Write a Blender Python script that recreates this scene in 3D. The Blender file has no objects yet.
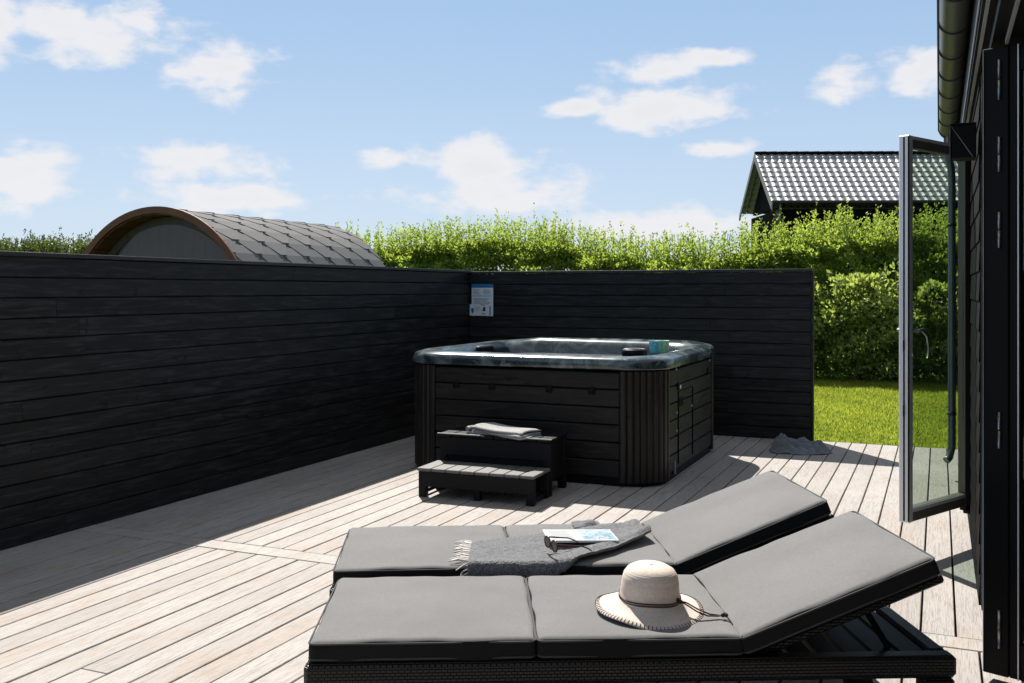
import bpy, math, random
import numpy as np
from mathutils import Vector, Matrix, noise
random.seed(7); rng = np.random.default_rng(7)
R = math.radians
S = bpy.context.scene
C = S.collection

# ---------------------------------------------------------------- camera, world, sun, exposure
YAW = R(23.7); CY, SY = math.cos(YAW), math.sin(YAW)
F, H = 973.0, 1.45
cam = bpy.data.cameras.new('camera'); camo = bpy.data.objects.new('camera', cam); C.objects.link(camo)
camo.location = (0, 0, H); camo.rotation_euler = (R(90), 0, YAW)
cam.sensor_width = 36; cam.lens = 36*F/1024; cam.shift_y = -51.5/1024
cam.clip_start = 0.05; cam.clip_end = 3000
S.camera = camo

SUN = Vector((-.90, 1.12, 1.66)).normalized()
sun = bpy.data.lights.new('sun', 'SUN'); suno = bpy.data.objects.new('sun', sun); C.objects.link(suno)
sun.energy = 5.0; sun.angle = R(0.53); sun.color = (1.0, .955, .89)
suno.rotation_euler = SUN.to_track_quat('Z', 'Y').to_euler(); suno.location = (-8, 10, 15)

S.view_settings.view_transform = 'Standard'; S.view_settings.look = 'None'
S.view_settings.exposure = 0.75; S.view_settings.gamma = 1; S.view_settings.use_curve_mapping = False

W = bpy.data.worlds.new("World"); S.world = W; W.use_nodes = True
wn, wl = W.node_tree.nodes, W.node_tree.links
wn.clear()

class NT:
    """small wrapper for building node graphs"""
    def __init__(s, tree): s.t = tree; s.n = tree.nodes; s.l = tree.links
    def node(s, typ, **kw):
        n = s.n.new(typ)
        for k, v in kw.items(): setattr(n, k, v)
        return n
    def put(s, sock, v):
        if v is None: return
        if isinstance(v, bpy.types.NodeSocket): s.l.new(v, sock)
        else: sock.default_value = v
    def m(s, op, a, b=None, c=None, clamp=False):
        n = s.n.new('ShaderNodeMath'); n.operation = op; n.use_clamp = clamp
        s.put(n.inputs[0], a); s.put(n.inputs[1], b); s.put(n.inputs[2], c)
        return n.outputs[0]
    def mix(s, f, a, b, blend='MIX'):
        n = s.n.new('ShaderNodeMix'); n.data_type = 'RGBA'; n.blend_type = blend
        s.put(n.inputs[0], f); s.put(n.inputs[6], a); s.put(n.inputs[7], b)
        return n.outputs[2]
    def ramp(s, f, stops):
        n = s.n.new('ShaderNodeMapRange'); n.clamp = True; n.interpolation_type = 'SMOOTHSTEP'
        s.put(n.inputs[0], f); n.inputs[1].default_value = stops[0]; n.inputs[2].default_value = stops[1]
        n.inputs[3].default_value = stops[2]; n.inputs[4].default_value = stops[3]
        return n.outputs[0]
    def noise(s, vec, scale, detail=3, rough=.5, dist=0, vscale=None):
        if vscale:
            mp = s.n.new('ShaderNodeMapping'); mp.inputs['Scale'].default_value = vscale
            s.put(mp.inputs[0], vec); vec = mp.outputs[0]
        n = s.n.new('ShaderNodeTexNoise'); s.put(n.inputs['Vector'], vec)
        n.inputs['Scale'].default_value = scale; n.inputs['Detail'].default_value = detail
        n.inputs['Roughness'].default_value = rough; n.inputs['Distortion'].default_value = dist
        return n.outputs[0]

def rgba(c): return (c[0], c[1], c[2], 1)

g = NT(W.node_tree)
sky = g.node('ShaderNodeTexSky', sky_type='NISHITA'); sky.sun_disc = False
sky.sun_elevation = math.asin(SUN.z); sky.sun_rotation = math.atan2(SUN.x, SUN.y)
sky.air_density = 1.0; sky.dust_density = .6; sky.ozone_density = 2.0
tc = g.node('ShaderNodeTexCoord'); gen = tc.outputs['Generated']
sp = g.node('ShaderNodeSeparateXYZ'); g.put(sp.inputs[0], gen)
az = g.m('ARCTAN2', sp.outputs[0], sp.outputs[1]); el = g.m('ARCSINE', sp.outputs[2])
cb = g.node('ShaderNodeCombineXYZ'); g.put(cb.inputs[0], az); g.put(cb.inputs[1], el)
cl_n = g.noise(cb.outputs[0], 19, 7, .56, .15, (1, 1.9, 1))
cl_n2 = g.noise(cb.outputs[0], 5, 4, .6, .2, (1, 2.2, 1))
def azel(u, v):
    x, y, z = (u-512)/F, 1.0, (290-v)/F
    X, Y = x*CY - y*SY, x*SY + y*CY
    return math.atan2(X, Y), math.atan2(z, math.hypot(X, Y))
CLOUDS = [(100,28,85,30),(222,70,50,26),(-20,22,46,32),(190,160,62,20),(225,198,90,15),(20,168,48,22),(-60,175,90,36),
          (475,165,75,22),(500,196,95,24),(385,160,26,11),(650,70,42,17),(660,108,78,26),(575,108,46,10),(718,148,38,11),
          (846,83,34,18),(925,65,44,24),(720,58,30,9),(660,226,120,16),(1150,120,110,40),(1400,60,160,40),(-400,60,160,50),(-700,160,150,35)]
field = None
for u, v, a, b in CLOUDS:
    a0, e0 = azel(u, v)
    dx = g.m('DIVIDE', g.m('SUBTRACT', az, a0), a/F*1.05); dy = g.m('DIVIDE', g.m('SUBTRACT', el, e0), b/F*1.1)
    d = g.m('SQRT', g.m('ADD', g.m('MULTIPLY', dx, dx), g.m('MULTIPLY', dy, dy)))
    f = g.m('SUBTRACT', 1.0, d)
    field = f if field is None else g.m('MAXIMUM', field, f)
# clouds overhead, out of the picture, as plain broken noise
field = g.m('MAXIMUM', field, -1.5)
nz = g.m('MULTIPLY', g.m('SUBTRACT', cl_n, .5), 2.6); nz2 = g.m('MULTIPLY', g.m('SUBTRACT', cl_n2, .5), 1.0)
dens = g.ramp(g.m('ADD', g.m('ADD', field, nz), nz2), (-.12, .62, 0, 1))
dens = g.m('MULTIPLY', dens, .9)
core = g.ramp(g.m('ADD', field, nz), (.5, 1.5, 1.0, .955))
ccol = g.node('ShaderNodeVectorMath', operation='SCALE'); ccol.inputs[0].default_value = (7.55, 7.45, 7.6); g.put(ccol.inputs['Scale'], core)
lowsky = g.mix(g.ramp(el, (.0, .34, 0, 1)), (5.1,6.2,7.6,1), (3.1,4.7,6.9,1))
highsky = g.mix(g.ramp(el, (.40, .75, 0, .85)), lowsky, (4.0,3.9,3.75,1))
clear = g.mix(.85, sky.outputs[0], highsky)
col = g.mix(dens, clear, ccol.outputs[0])
bg = g.node('ShaderNodeBackground'); g.put(bg.inputs[0], col); bg.inputs[1].default_value = .07
wo = g.node('ShaderNodeOutputWorld'); g.l.new(bg.outputs[0], wo.inputs[0])

# ---------------------------------------------------------------- coordinates
# x runs along the back wall, y along the deck boards; C2W turns camera-aligned ground metres into them
def C2W(X, Y, z=0): return Vector((X*CY - Y*SY, X*SY + Y*CY, z))
def at(u, v, z):      # the point at height z seen at picture position u, v (used for measuring)
    Y = F*(H-z)/(v-290); return C2W((u-512)/F*Y, Y, z)

# ---------------------------------------------------------------- materials
def mat(name, base=(.5,.5,.5), rough=.6, metal=0, spec=.5):
    m = bpy.data.materials.new(name); m.use_nodes = True
    b = m.node_tree.nodes['Principled BSDF']
    b.inputs['Base Color'].default_value = rgba(base); b.inputs['Roughness'].default_value = rough
    b.inputs['Metallic'].default_value = metal; b.inputs['Specular IOR Level'].default_value = spec
    return m, NT(m.node_tree), b
def bump(g, b, h, strength=.3, dist=.01):
    n = g.node('ShaderNodeBump'); n.inputs['Strength'].default_value = strength; n.inputs['Distance'].default_value = dist
    g.put(n.inputs['Height'], h); g.l.new(n.outputs[0], b.inputs['Normal'])
def objc(g): return g.node('ShaderNodeTexCoord').outputs['Object']
def tone(g):
    n = g.node('ShaderNodeAttribute'); n.attribute_name = 'tone'; return n.outputs['Fac'], n.outputs['Color']
def simple(name, base, rough=.6, var=.15, scale=20, metal=0, spec=.4, bmp=0, bscale=60, vs=None, rvar=0):
    m, g, b = mat(name, base, rough, metal, spec); o = objc(g)
    n = g.noise(o, scale, 4, .6, 0, vs)
    k0 = tuple(max(0, c*(1-var)) for c in base); k1 = tuple(min(1, c*(1+var)) for c in base)
    g.put(b.inputs['Base Color'], g.mix(n, rgba(k0), rgba(k1)))
    if rvar: g.put(b.inputs['Roughness'], g.ramp(n, (.3, .7, rough-rvar, rough+rvar)))
    if bmp: bump(g, b, g.noise(o, bscale, 3, .6, 0, vs), bmp)
    return m

def deck_mat():
    m, g, b = mat('weathered_deck_wood', (.5,.45,.4), .75, 0, .3); o = objc(g)
    f, c = tone(g); s = g.node('ShaderNodeSeparateColor'); g.put(s.inputs[0], c)
    off = g.node('ShaderNodeVectorMath', operation='MULTIPLY_ADD')
    cx = g.node('ShaderNodeCombineXYZ'); g.put(cx.inputs[0], s.outputs[0]); g.put(cx.inputs[1], s.outputs[1]); g.put(cx.inputs[2], s.outputs[2])
    g.put(off.inputs[0], cx.outputs[0]); off.inputs[1].default_value = (13, 31, 17); g.put(off.inputs[2], o)
    v = off.outputs[0]
    grain = g.noise(v, 6, 6, .62, .6, (14, .55, 1)); fine = g.noise(v, 30, 4, .7, .2, (6, .35, 1)); patch = g.noise(o, .9, 4, .6)
    patch2 = g.noise(v, 2.2, 4, .6, .8, (2.2, .7, 1))
    base = g.mix(s.outputs[0], (.350,.322,.300,1), (.420,.394,.373,1))
    base = g.mix(g.ramp(patch2, (.5, .66, 0, .5)), base, (.36,.28,.215,1))
    base = g.mix(g.ramp(grain, (.5, .7, 0, .75)), base, (.27,.225,.19,1))
    base = g.mix(g.ramp(fine, (.46, .66, 0, .7)), base, (.22,.19,.165,1))
    base = g.mix(g.ramp(patch, (.45, .7, 0, .28)), base, (.50,.475,.45,1))
    vo = g.node('ShaderNodeTexVoronoi'); vo.inputs['Scale'].default_value = 1.0
    mp = g.node('ShaderNodeMapping'); mp.inputs['Scale'].default_value = (5.0, 2.4, 1); g.put(mp.inputs[0], v); g.l.new(mp.outputs[0], vo.inputs['Vector'])
    kn = g.m('MULTIPLY', g.ramp(vo.outputs['Distance'], (.02, .055, .7, 0)), g.ramp(g.noise(o, .8, 2), (.52, .56, 0, 1)))
    base = g.mix(kn, base, (.17,.12,.085,1))
    g.put(b.inputs['Base Color'], base)
    bump(g, b, g.m('ADD', grain, fine), .5, .005)
    return m
def blackwood_mat(name='black_painted_wood', gk=4.0, base=(.0105,.0106,.0107), rough=.5, vs=(.5,.5,6), spec=.22):
    m, g, b = mat(name, base, rough, 0, spec); o = objc(g)
    f, c = tone(g); s = g.node('ShaderNodeSeparateColor'); g.put(s.inputs[0], c)
    sh = g.node('ShaderNodeVectorMath', operation='MULTIPLY_ADD'); g.put(sh.inputs[0], c); sh.inputs[1].default_value = (9, 17, 0); g.put(sh.inputs[2], o)
    gr = g.noise(sh.outputs[0], 7, 6, .65, .5, vs); kn = g.noise(sh.outputs[0], 5, 5, .7, 1.2, (1, 1, 2))
    k = g.mix(s.outputs[0], rgba([x*.75 for x in base]), rgba([x*1.35 for x in base]))
    k = g.mix(g.ramp(gr, (.45, .7, 0, .8)), k, rgba([x*gk for x in base]))
    k = g.mix(g.ramp(kn, (.60, .66, 0, .9)), k, rgba([x*.35 for x in base]))
    g.put(b.inputs['Base Color'], k); g.put(b.inputs['Roughness'], g.ramp(gr, (.3, .8, rough-.08, rough+.15)))
    bump(g, b, gr, .35, .006)
    return m
def weave_mat(name, base, rough, sx=260, st=.5, var=.2, sheen=0):
    m, g, b = mat(name, base, rough, 0, .3); o = objc(g)
    w1 = g.node('ShaderNodeTexWave'); w1.wave_type = 'BANDS'; w1.bands_direction = 'X'; w1.inputs['Scale'].default_value = sx; w1.inputs['Distortion'].default_value = .6
    w2 = g.node('ShaderNodeTexWave'); w2.wave_type = 'BANDS'; w2.bands_direction = 'Y'; w2.inputs['Scale'].default_value = sx; w2.inputs['Distortion'].default_value = .6
    g.put(w1.inputs[0], o); g.put(w2.inputs[0], o)
    h = g.m('ADD', w1.outputs[1], w2.outputs[1]); n = g.noise(o, 3, 5, .6); n2 = g.noise(o, 90, 3, .7)
    k = g.mix(g.ramp(n, (.3, .7, 0, 1)), rgba([x*(1-var) for x in base]), rgba([x*(1+var) for x in base]))
    k = g.mix(g.ramp(n2, (.35, .7, 0, .35)), k, rgba([x*.7 for x in base]))
    g.put(b.inputs['Base Color'], k); b.inputs['Sheen Weight'].default_value = sheen
    bump(g, b, g.m('ADD', h, g.m('MULTIPLY', n, 3)), st, .002)
    return m
def rattan_mat():
    m, g, b = mat('black_rattan', (.012,.012,.013), .36, 0, .3); o = objc(g)
    nr = g.node('ShaderNodeTexCoord').outputs['Normal']; sn = g.node('ShaderNodeSeparateXYZ'); g.put(sn.inputs[0], nr)
    so = g.node('ShaderNodeSeparateXYZ'); g.put(so.inputs[0], o)
    endf = g.m('GREATER_THAN', g.m('ABSOLUTE', sn.outputs[0]), .6); topf = g.m('GREATER_THAN', g.m('ABSOLUTE', sn.outputs[2]), .6)
    uu = g.m('ADD', g.m('MULTIPLY', so.outputs[0], g.m('SUBTRACT', 1, endf)), g.m('MULTIPLY', so.outputs[1], endf))
    vv = g.m('ADD', g.m('MULTIPLY', so.outputs[2], g.m('SUBTRACT', 1, topf)), g.m('MULTIPLY', so.outputs[1], topf))
    cv = g.node('ShaderNodeCombineXYZ'); g.put(cv.inputs[0], uu); g.put(cv.inputs[1], vv)
    ch = g.node('ShaderNodeTexBrick'); ch.offset = .5
    for i, w_ in (('Scale',1),('Brick Width',.018),('Row Height',.0095),('Mortar Size',.0018),('Mortar Smooth',1)): ch.inputs[i].default_value = w_
    g.l.new(cv.outputs[0], ch.inputs['Vector']); h = ch.outputs['Fac']
    g.put(b.inputs['Base Color'], g.mix(h, g.mix(g.noise(o, 80, 2), (.008,.008,.0085,1), (.026,.026,.028,1)), (.001,.001,.001,1)))
    bump(g, b, g.m('SUBTRACT', 1, h), 1.0, .008)
    return m
def leaf_mat(name, a, bcol, trans=.45, rough=.5):
    m = bpy.data.materials.new(name); m.use_nodes = True; g = NT(m.node_tree); g.n.clear()
    f, c = tone(g); s = g.node('ShaderNodeSeparateColor'); g.put(s.inputs[0], c)
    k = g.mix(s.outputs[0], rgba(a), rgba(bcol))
    d = g.node('ShaderNodeBsdfPrincipled'); g.put(d.inputs['Base Color'], k); d.inputs['Roughness'].default_value = rough; d.inputs['Specular IOR Level'].default_value = .4
    t = g.node('ShaderNodeBsdfTranslucent'); kk = g.mix(.6, k, (.60,.74,.09,1), 'MIX'); g.put(t.inputs[0], kk)
    mx = g.node('ShaderNodeMixShader'); mx.inputs[0].default_value = trans
    g.l.new(d.outputs[0], mx.inputs[1]); g.l.new(t.outputs[0], mx.inputs[2])
    o = g.node('ShaderNodeOutputMaterial'); g.l.new(mx.outputs[0], o.inputs[0])
    return m
def glass_mat(name='window_glass', tint=(.73,.79,.74), refl=1.0):
    m = bpy.data.materials.new(name); m.use_nodes = True; g = NT(m.node_tree); g.n.clear()
    t = g.node('ShaderNodeBsdfTransparent'); t.inputs[0].default_value = rgba(tint)
    gl = g.node('ShaderNodeBsdfGlossy'); gl.inputs['Roughness'].default_value = .01; gl.inputs[0].default_value = (refl, refl, refl, 1)
    lw = g.node('ShaderNodeLayerWeight'); lw.inputs[0].default_value = .5
    ff = g.m('MULTIPLY_ADD', g.m('POWER', lw.outputs['Facing'], 5.0), .92, .04)
    mx = g.node('ShaderNodeMixShader'); g.l.new(ff, mx.inputs[0]); g.l.new(t.outputs[0], mx.inputs[1]); g.l.new(gl.outputs[0], mx.inputs[2])
    o = g.node('ShaderNodeOutputMaterial'); g.l.new(mx.outputs[0], o.inputs[0])
    return m
def marble_mat():
    m, g, b = mat('marbled_acrylic', (.05,.07,.07), .2, 0, .9); o = objc(g)
    n = g.noise(o, 2.2, 6, .62, 2.2, (1.6, .8, 1.6)); n2 = g.noise(o, 8, 5, .6, 1.5)
    k = g.mix(g.ramp(n, (.42, .66, 0, 1)), (.015,.028,.032,1), (.12,.155,.16,1))
    k = g.mix(g.ramp(n2, (.58, .75, 0, .5)), k, (.34,.40,.39,1))
    g.put(b.inputs['Base Color'], k); return m
M = dict(
    deck=deck_mat(), under=simple('dark_underside', (.02,.018,.016), .9),
    black=blackwood_mat(), blackcap=simple('black_wall_cap', (.02,.02,.021), .38, .3, 9, bmp=.2),
    facade=blackwood_mat('black_facade_boards', 2.5, (.0035,.0035,.004), .85, spec=.08),
    skirt=blackwood_mat('brown_black_tub_cladding', 2.0, (.0175,.0155,.014), .42, (.6,.6,5)),
    ribs=blackwood_mat('brown_black_tub_corner', 1.8, (.0175,.0152,.0135), .36, (5,5,.5)),
    marble=marble_mat(), step=simple('black_plastic_step', (.009,.009,.010), .5, .25, 14, spec=.15, bmp=.25, bscale=120),
    tread=simple('worn_step_tread', (.13,.126,.12), .55, .3, 20, bmp=.3, bscale=90),
    cushion=weave_mat('grey_cushion_fabric', (.182,.178,.174), .85, 240, .35, .07, .15),
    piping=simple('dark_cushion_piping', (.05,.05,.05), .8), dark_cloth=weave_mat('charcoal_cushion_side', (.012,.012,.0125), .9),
    rattan=rattan_mat(), alu=simple('anodised_aluminium', (.78,.79,.82), .36, .06, 8, .2, vs=(1,1,.1)),
    alu_dark=simple('grey_brown_door_frame', (.17,.155,.14), .35, .1, 8, .3),
    steel=simple('hinge_steel', (.33,.34,.36), .35, .1, 20, .9), gutter=simple('grey_green_gutter', (.15,.16,.14), .33, .15, 5, .5, vs=(1,.3,1)),
    gdark=simple('gutter_bracket', (.03,.03,.03), .5), strip=simple('light_metal_strip', (.42,.43,.42), .4, .15, 12, .4),
    pipe=simple('galvanised_downpipe', (.17,.20,.20), .35, .2, 6, .6), glass=glass_mat(), 
    darkglass=glass_mat('dark_interior_glass', (.5,.52,.5)),
    plain_black=simple('matt_black', (.006,.006,.0065), .5, .1, spec=.12), room=simple('dark_room', (.06,.055,.05), .8),
    shingle=None, sauna_wood=simple('red_brown_sauna_wood', (.15,.058,.026), .6, .4, 6, bmp=.3, vs=(1,1,1)),
    sauna_front=simple('grey_brown_sauna_planks', (.085,.072,.062), .5, .4, 5, bmp=.25, vs=(4,4,.5)),
    straw=None, cord=simple('brown_leather_cord', (.055,.022,.012), .5), bead=simple('dark_bead', (.03,.012,.01), .3),
    tile=simple('black_glazed_roof_tile', (.24,.24,.245), .5, .25, 3, spec=1.0, rvar=.05), board=simple('grey_barge_board', (.17,.165,.16), .6),
    paper=simple('white_paper', (.76,.78,.80), .5, .04), blue=simple('blue_print', (.015,.16,.36), .5), greyprint=simple('grey_print', (.25,.30,.34), .5),
    blackprint=simple('black_print', (.02,.02,.03), .5), redprint=simple('rust_print', (.3,.12,.08), .5), paleblue=simple('pale_blue_print', (.35,.58,.72), .5),
    blanket=None, fringe=simple('cream_fringe', (.62,.58,.54), .9), towel=weave_mat('pale_towel', (.56,.55,.53), .9, 160, .7, .1, .3),
    rag=weave_mat('blue_grey_cloth', (.24,.265,.30), .9, 160, .6, .3, .2),
    lens=simple('brown_sunglass_lens', (.03,.018,.012), .06, .05, spec=.8), tort=simple('tortoiseshell', (.07,.03,.014), .25, .6, 120),
    cupb=None, cupg=None, grass_base=None, soil=simple('soil', (.05,.04,.025), .95),
)
m, g_, b_ = mat('roof_felt_shingle', (.09,.088,.088), .9, 0, .2); o_ = objc(g_); f_, c_ = tone(g_)
s_ = g_.node('ShaderNodeSeparateColor'); g_.put(s_.inputs[0], c_)
k_ = g_.mix(s_.outputs[0], (.085,.083,.084,1), (.15,.145,.143,1)); k_ = g_.mix(g_.noise(o_, 260, 2, .8), k_, (.20,.195,.19,1))
g_.put(b_.inputs['Base Color'], k_); bump(g_, b_, g_.noise(o_, 300, 2), .4, .003); M['shingle'] = m
m, g_, b_ = mat('pale_straw', (.62,.50,.40), .8, 0, .2); o_ = objc(g_)
w_ = g_.node('ShaderNodeTexWave'); w_.wave_type = 'RINGS'; w_.rings_direction = 'Z'; w_.inputs['Scale'].default_value = 70; w_.inputs['Distortion'].default_value = .4; g_.put(w_.inputs[0], o_)
k_ = g_.mix(w_.outputs[1], (.66,.56,.48,1), (.72,.625,.55,1)); k_ = g_.mix(g_.ramp(g_.noise(o_, 120, 3, .7), (.4,.7,0,.4)), k_, (.50,.37,.28,1))
g_.put(b_.inputs['Base Color'], k_); bump(g_, b_, w_.outputs[1], .2, .002); M['straw'] = m
m, g_, b_ = mat('grey_wool_blanket', (.2,.2,.2), .95, 0, .1); o_ = objc(g_)
vn = g_.node('ShaderNodeTexVoronoi'); vn.inputs['Scale'].default_value = 190; g_.put(vn.inputs['Vector'], o_)
k_ = g_.mix(g_.ramp(vn.outputs['Distance'], (.1,.6,0,1)), (.25,.25,.255,1), (.10,.10,.105,1)); k_ = g_.mix(g_.ramp(g_.noise(o_, 60, 3, .7), (.4,.65,0,.35)), k_, (.30,.30,.31,1))
g_.put(b_.inputs['Base Color'], k_); b_.inputs['Sheen Weight'].default_value = .3; bump(g_, b_, vn.outputs['Distance'], .8, .004); M['blanket'] = m
for key, ca in (('cupb', (.10,.50,.62)), ('cupg', (.33,.62,.36))):
    m, g_, b_ = mat('drinking_cup_'+('blue' if key=='cupb' else 'green'), ca, .35); o_ = objc(g_)
    vo = g_.node('ShaderNodeTexVoronoi'); vo.inputs['Scale'].default_value = 55; g_.put(vo.inputs['Vector'], o_)
    g_.put(b_.inputs['Base Color'], g_.mix(g_.ramp(vo.outputs['Distance'], (.25,.4,.6,0)), rgba(ca), (.75,.82,.8,1))); M[key] = m
m, g_, b_ = mat('lawn_base', (.07,.10,.02), .95, 0, .1); o_ = objc(g_)
k_ = g_.mix(g_.noise(o_, 3, 5, .7), (.05,.085,.012,1), (.10,.14,.025,1)); k_ = g_.mix(g_.ramp(g_.noise(o_, 40, 3, .7), (.5,.7,0,.7)), k_, (.03,.045,.01,1))
g_.put(b_.inputs['Base Color'], k_); bump(g_, b_, g_.noise(o_, 60, 3), .6, .03); M['grass_base'] = m
m, g_, b_ = mat('tub_water', (.55,.72,.74), .03, 0, .6); b_.inputs['Transmission Weight'].default_value = .0
b_.inputs['Base Color'].default_value = (.045,.085,.095,1); o_ = objc(g_); bump(g_, b_, g_.noise(o_, 5, 4), .25, .02); M['water'] = m
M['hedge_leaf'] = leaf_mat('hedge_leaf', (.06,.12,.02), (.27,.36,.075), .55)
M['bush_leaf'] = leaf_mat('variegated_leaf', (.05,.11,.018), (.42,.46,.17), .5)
M['far_leaf'] = leaf_mat('dark_hedge_leaf', (.025,.055,.015), (.06,.10,.025), .15)
M['blade'] = leaf_mat('grass_blade', (.15,.19,.012), (.42,.42,.04), .5)
M['twig'] = simple('brown_twig', (.09,.065,.04), .9)

# ---------------------------------------------------------------- mesh helpers
class MB:
    def __init__(s): s.v = []; s.f = []; s.t = []; s.m = []; s.sm = []
    def add(s, vs, fs, tone=None, mi=0, smooth=False):
        n = len(s.v); s.v += [tuple(p) for p in vs]; s.f += [tuple(i+n for i in f) for f in fs]
        if tone is None: tone = (random.random(), random.random(), random.random())
        s.t += [tone]*len(fs); s.m += [mi]*len(fs); s.sm += [smooth]*len(fs)
        return s
    def box(s, lo, hi, tone=None, mi=0, bev=0, M4=None):
        (x0,y0,z0),(x1,y1,z1) = lo, hi
        if bev <= 0:
            vs = [(x0,y0,z0),(x1,y0,z0),(x1,y1,z0),(x0,y1,z0),(x0,y0,z1),(x1,y0,z1),(x1,y1,z1),(x0,y1,z1)]
            fs = [(0,3,2,1),(4,5,6,7),(0,1,5,4),(1,2,6,5),(2,3,7,6),(3,0,4,7)]
        else:
            b = min(bev, (x1-x0)/2.01, (y1-y0)/2.01, (z1-z0)/2.01); vs = []; fs = []
            idx = {}
            for i, sx in enumerate((-1,1)):
                for j, sy in enumerate((-1,1)):
                    for k, sz in enumerate((-1,1)):
                        cx, cy, cz = (x0,x1)[i], (y0,y1)[j], (z0,z1)[k]
                        for ax in range(3):
                            p = [cx - sx*b, cy - sy*b, cz - sz*b]; p[ax] = (cx,cy,cz)[ax]
                            idx[(i,j,k,ax)] = len(vs); vs.append(tuple(p))
            for ax in range(3):
                o1, o2 = [a for a in range(3) if a != ax]
                for e in (0,1):
                    q = []
                    for (p1,p2) in ((0,0),(1,0),(1,1),(0,1)):
                        c = [0,0,0]; c[ax] = e; c[o1] = p1; c[o2] = p2; q.append(idx[(*c, ax)])
                    if (e == 0) != (ax == 1): q.reverse()
                    fs.append(tuple(q))
            for ax in range(3):                                       # edges along ax
                o1, o2 = [a for a in range(3) if a != ax]
                for p1 in (0,1):
                    for p2 in (0,1):
                        c0 = [0,0,0]; c0[o1] = p1; c0[o2] = p2; c1 = list(c0); c1[ax] = 1
                        fs.append((idx[(*c0,o1)], idx[(*c1,o1)], idx[(*c1,o2)], idx[(*c0,o2)]))
            for i in (0,1):
                for j in (0,1):
                    for k in (0,1): fs.append((idx[(i,j,k,0)], idx[(i,j,k,1)], idx[(i,j,k,2)]))
        if M4 is not None: vs = [M4 @ Vector(p) for p in vs]
        return s.add(vs, fs, tone, mi)
    def tube(s, pts, r, n=8, tone=None, mi=0, cap=True, smooth=True, closed=False):
        pts = [Vector(p) for p in pts]; rs = r if isinstance(r, (list, tuple)) else [r]*len(pts)
        vs = []; fs = []; up = None; L = len(pts)
        for i, p in enumerate(pts):
            if closed: t = (pts[(i+1) % L] - pts[i-1]).normalized()
            else: t = (pts[min(i+1, L-1)] - pts[max(i-1, 0)]).normalized()
            if up is None: up = Vector((0,0,1)) if abs(t.z) < .9 else Vector((1,0,0))
            a = t.cross(up)
            if a.length < 1e-5: a = t.cross(Vector((1,.1,0)))
            a.normalize(); b = t.cross(a).normalized(); up = -b if False else a.cross(t)
            for k in range(n):
                th = 2*math.pi*k/n; vs.append(p + (a*math.cos(th) + b*math.sin(th))*rs[i])
        for i in range(L if closed else L-1):
            j = (i+1) % L
            for k in range(n): fs.append((i*n+k, i*n+(k+1) % n, j*n+(k+1) % n, j*n+k))
        if cap and not closed: fs += [tuple(range(n)), tuple(reversed(range((L-1)*n, L*n)))]
        return s.add(vs, fs, tone, mi, smooth)
    def lathe(s, prof, c=(0,0,0), n=32, tone=None, mi=0, sx=1, sy=1, warp=None, smooth=True):
        vs = []; fs = []
        for (r, z) in prof:
            for k in range(n):
                th = 2*math.pi*k/n; p = Vector((r*sx*math.cos(th), r*sy*math.sin(th), z))
                if warp: p = warp(p, th)
                vs.append(p + Vector(c))
        for i in range(len(prof)-1):
            for k in range(n): fs.append((i*n+k, i*n+(k+1) % n, (i+1)*n+(k+1) % n, (i+1)*n+k))
        return s.add(vs, fs, tone, mi, smooth)
    def prism(s, poly, z0, z1, tone=None, mi=0, smooth=False, fn=None):
        n = len(poly); vs = [(p[0],p[1],z0) for p in poly] + [(p[0],p[1],z1) for p in poly]
        if fn: vs = [fn(*p) for p in vs]
        fs = [tuple(reversed(range(n))), tuple(range(n, 2*n))] + [(i,(i+1) % n, n+(i+1) % n, n+i) for i in range(n)]
        return s.add(vs, fs, tone, mi, smooth)
    def rbox(s, lo, hi, r, n=(12,12,4), tone=None, mi=0, fn=None):
        lo = Vector(lo); hi = Vector(hi); c = (lo+hi)/2; h = (hi-lo)/2; vs = []; fs = []
        def proj(p):
            q = Vector([max(-(h[i]-r), min(h[i]-r, p[i])) for i in range(3)]); d = p-q
            if d.length > 1e-9: d = d.normalized()*r
            return c+q+d
        cache = {}
        def vid(p):
            k = tuple(round(a, 6) for a in p)
            if k not in cache:
                q = proj(Vector(p)); q = fn(q) if fn else q; cache[k] = len(vs); vs.append(q)
            return cache[k]
        def gr(N, H_):
            lin = [ -H_ + 2*H_*i/N for i in range(N+1)]
            e = [-H_ + r*k for k in (0,.3,.65,1)]; body = [x for x in lin if -H_+r*1.05 < x < H_-r*1.05]
            return e + body + [-x for x in reversed(e)]
        G = [gr(n[i], h[i]) for i in range(3)]
        for ax in range(3):
            o1, o2 = (ax+1) % 3, (ax+2) % 3
            for sg in (-1, 1):
                for i in range(len(G[o1])-1):
                    for j in range(len(G[o2])-1):
                        q = []
                        for (a, b) in ((i,j),(i+1,j),(i+1,j+1),(i,j+1)):
                            p = [0,0,0]; p[ax] = sg*h[ax]; p[o1] = G[o1][a]; p[o2] = G[o2][b]; q.append(vid(p))
                        if sg < 0: q.reverse()
                        if len(set(q)) > 2: fs.append(tuple(dict.fromkeys(q)))
        return s.add(vs, fs, tone, mi, True)
    def build(s, name, mats, parent=None, loc=None, rot=None):
        me = bpy.data.meshes.new(name); me.from_pydata([tuple(p) for p in s.v], [], s.f)
        mats = mats if isinstance(mats, (list, tuple)) else [mats]
        for m in mats: me.materials.append(m)
        if s.f:
            me.polygons.foreach_set('material_index', s.m); me.polygons.foreach_set('use_smooth', s.sm)
            ca = me.color_attributes.new('tone', 'FLOAT_COLOR', 'CORNER')
            lt = np.array([p.loop_total for p in me.polygons]); arr = np.repeat(np.array([(*t, 1) for t in s.t], dtype=np.float32), lt, axis=0)
            ca.data.foreach_set('color', arr.ravel())
        me.update()
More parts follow.
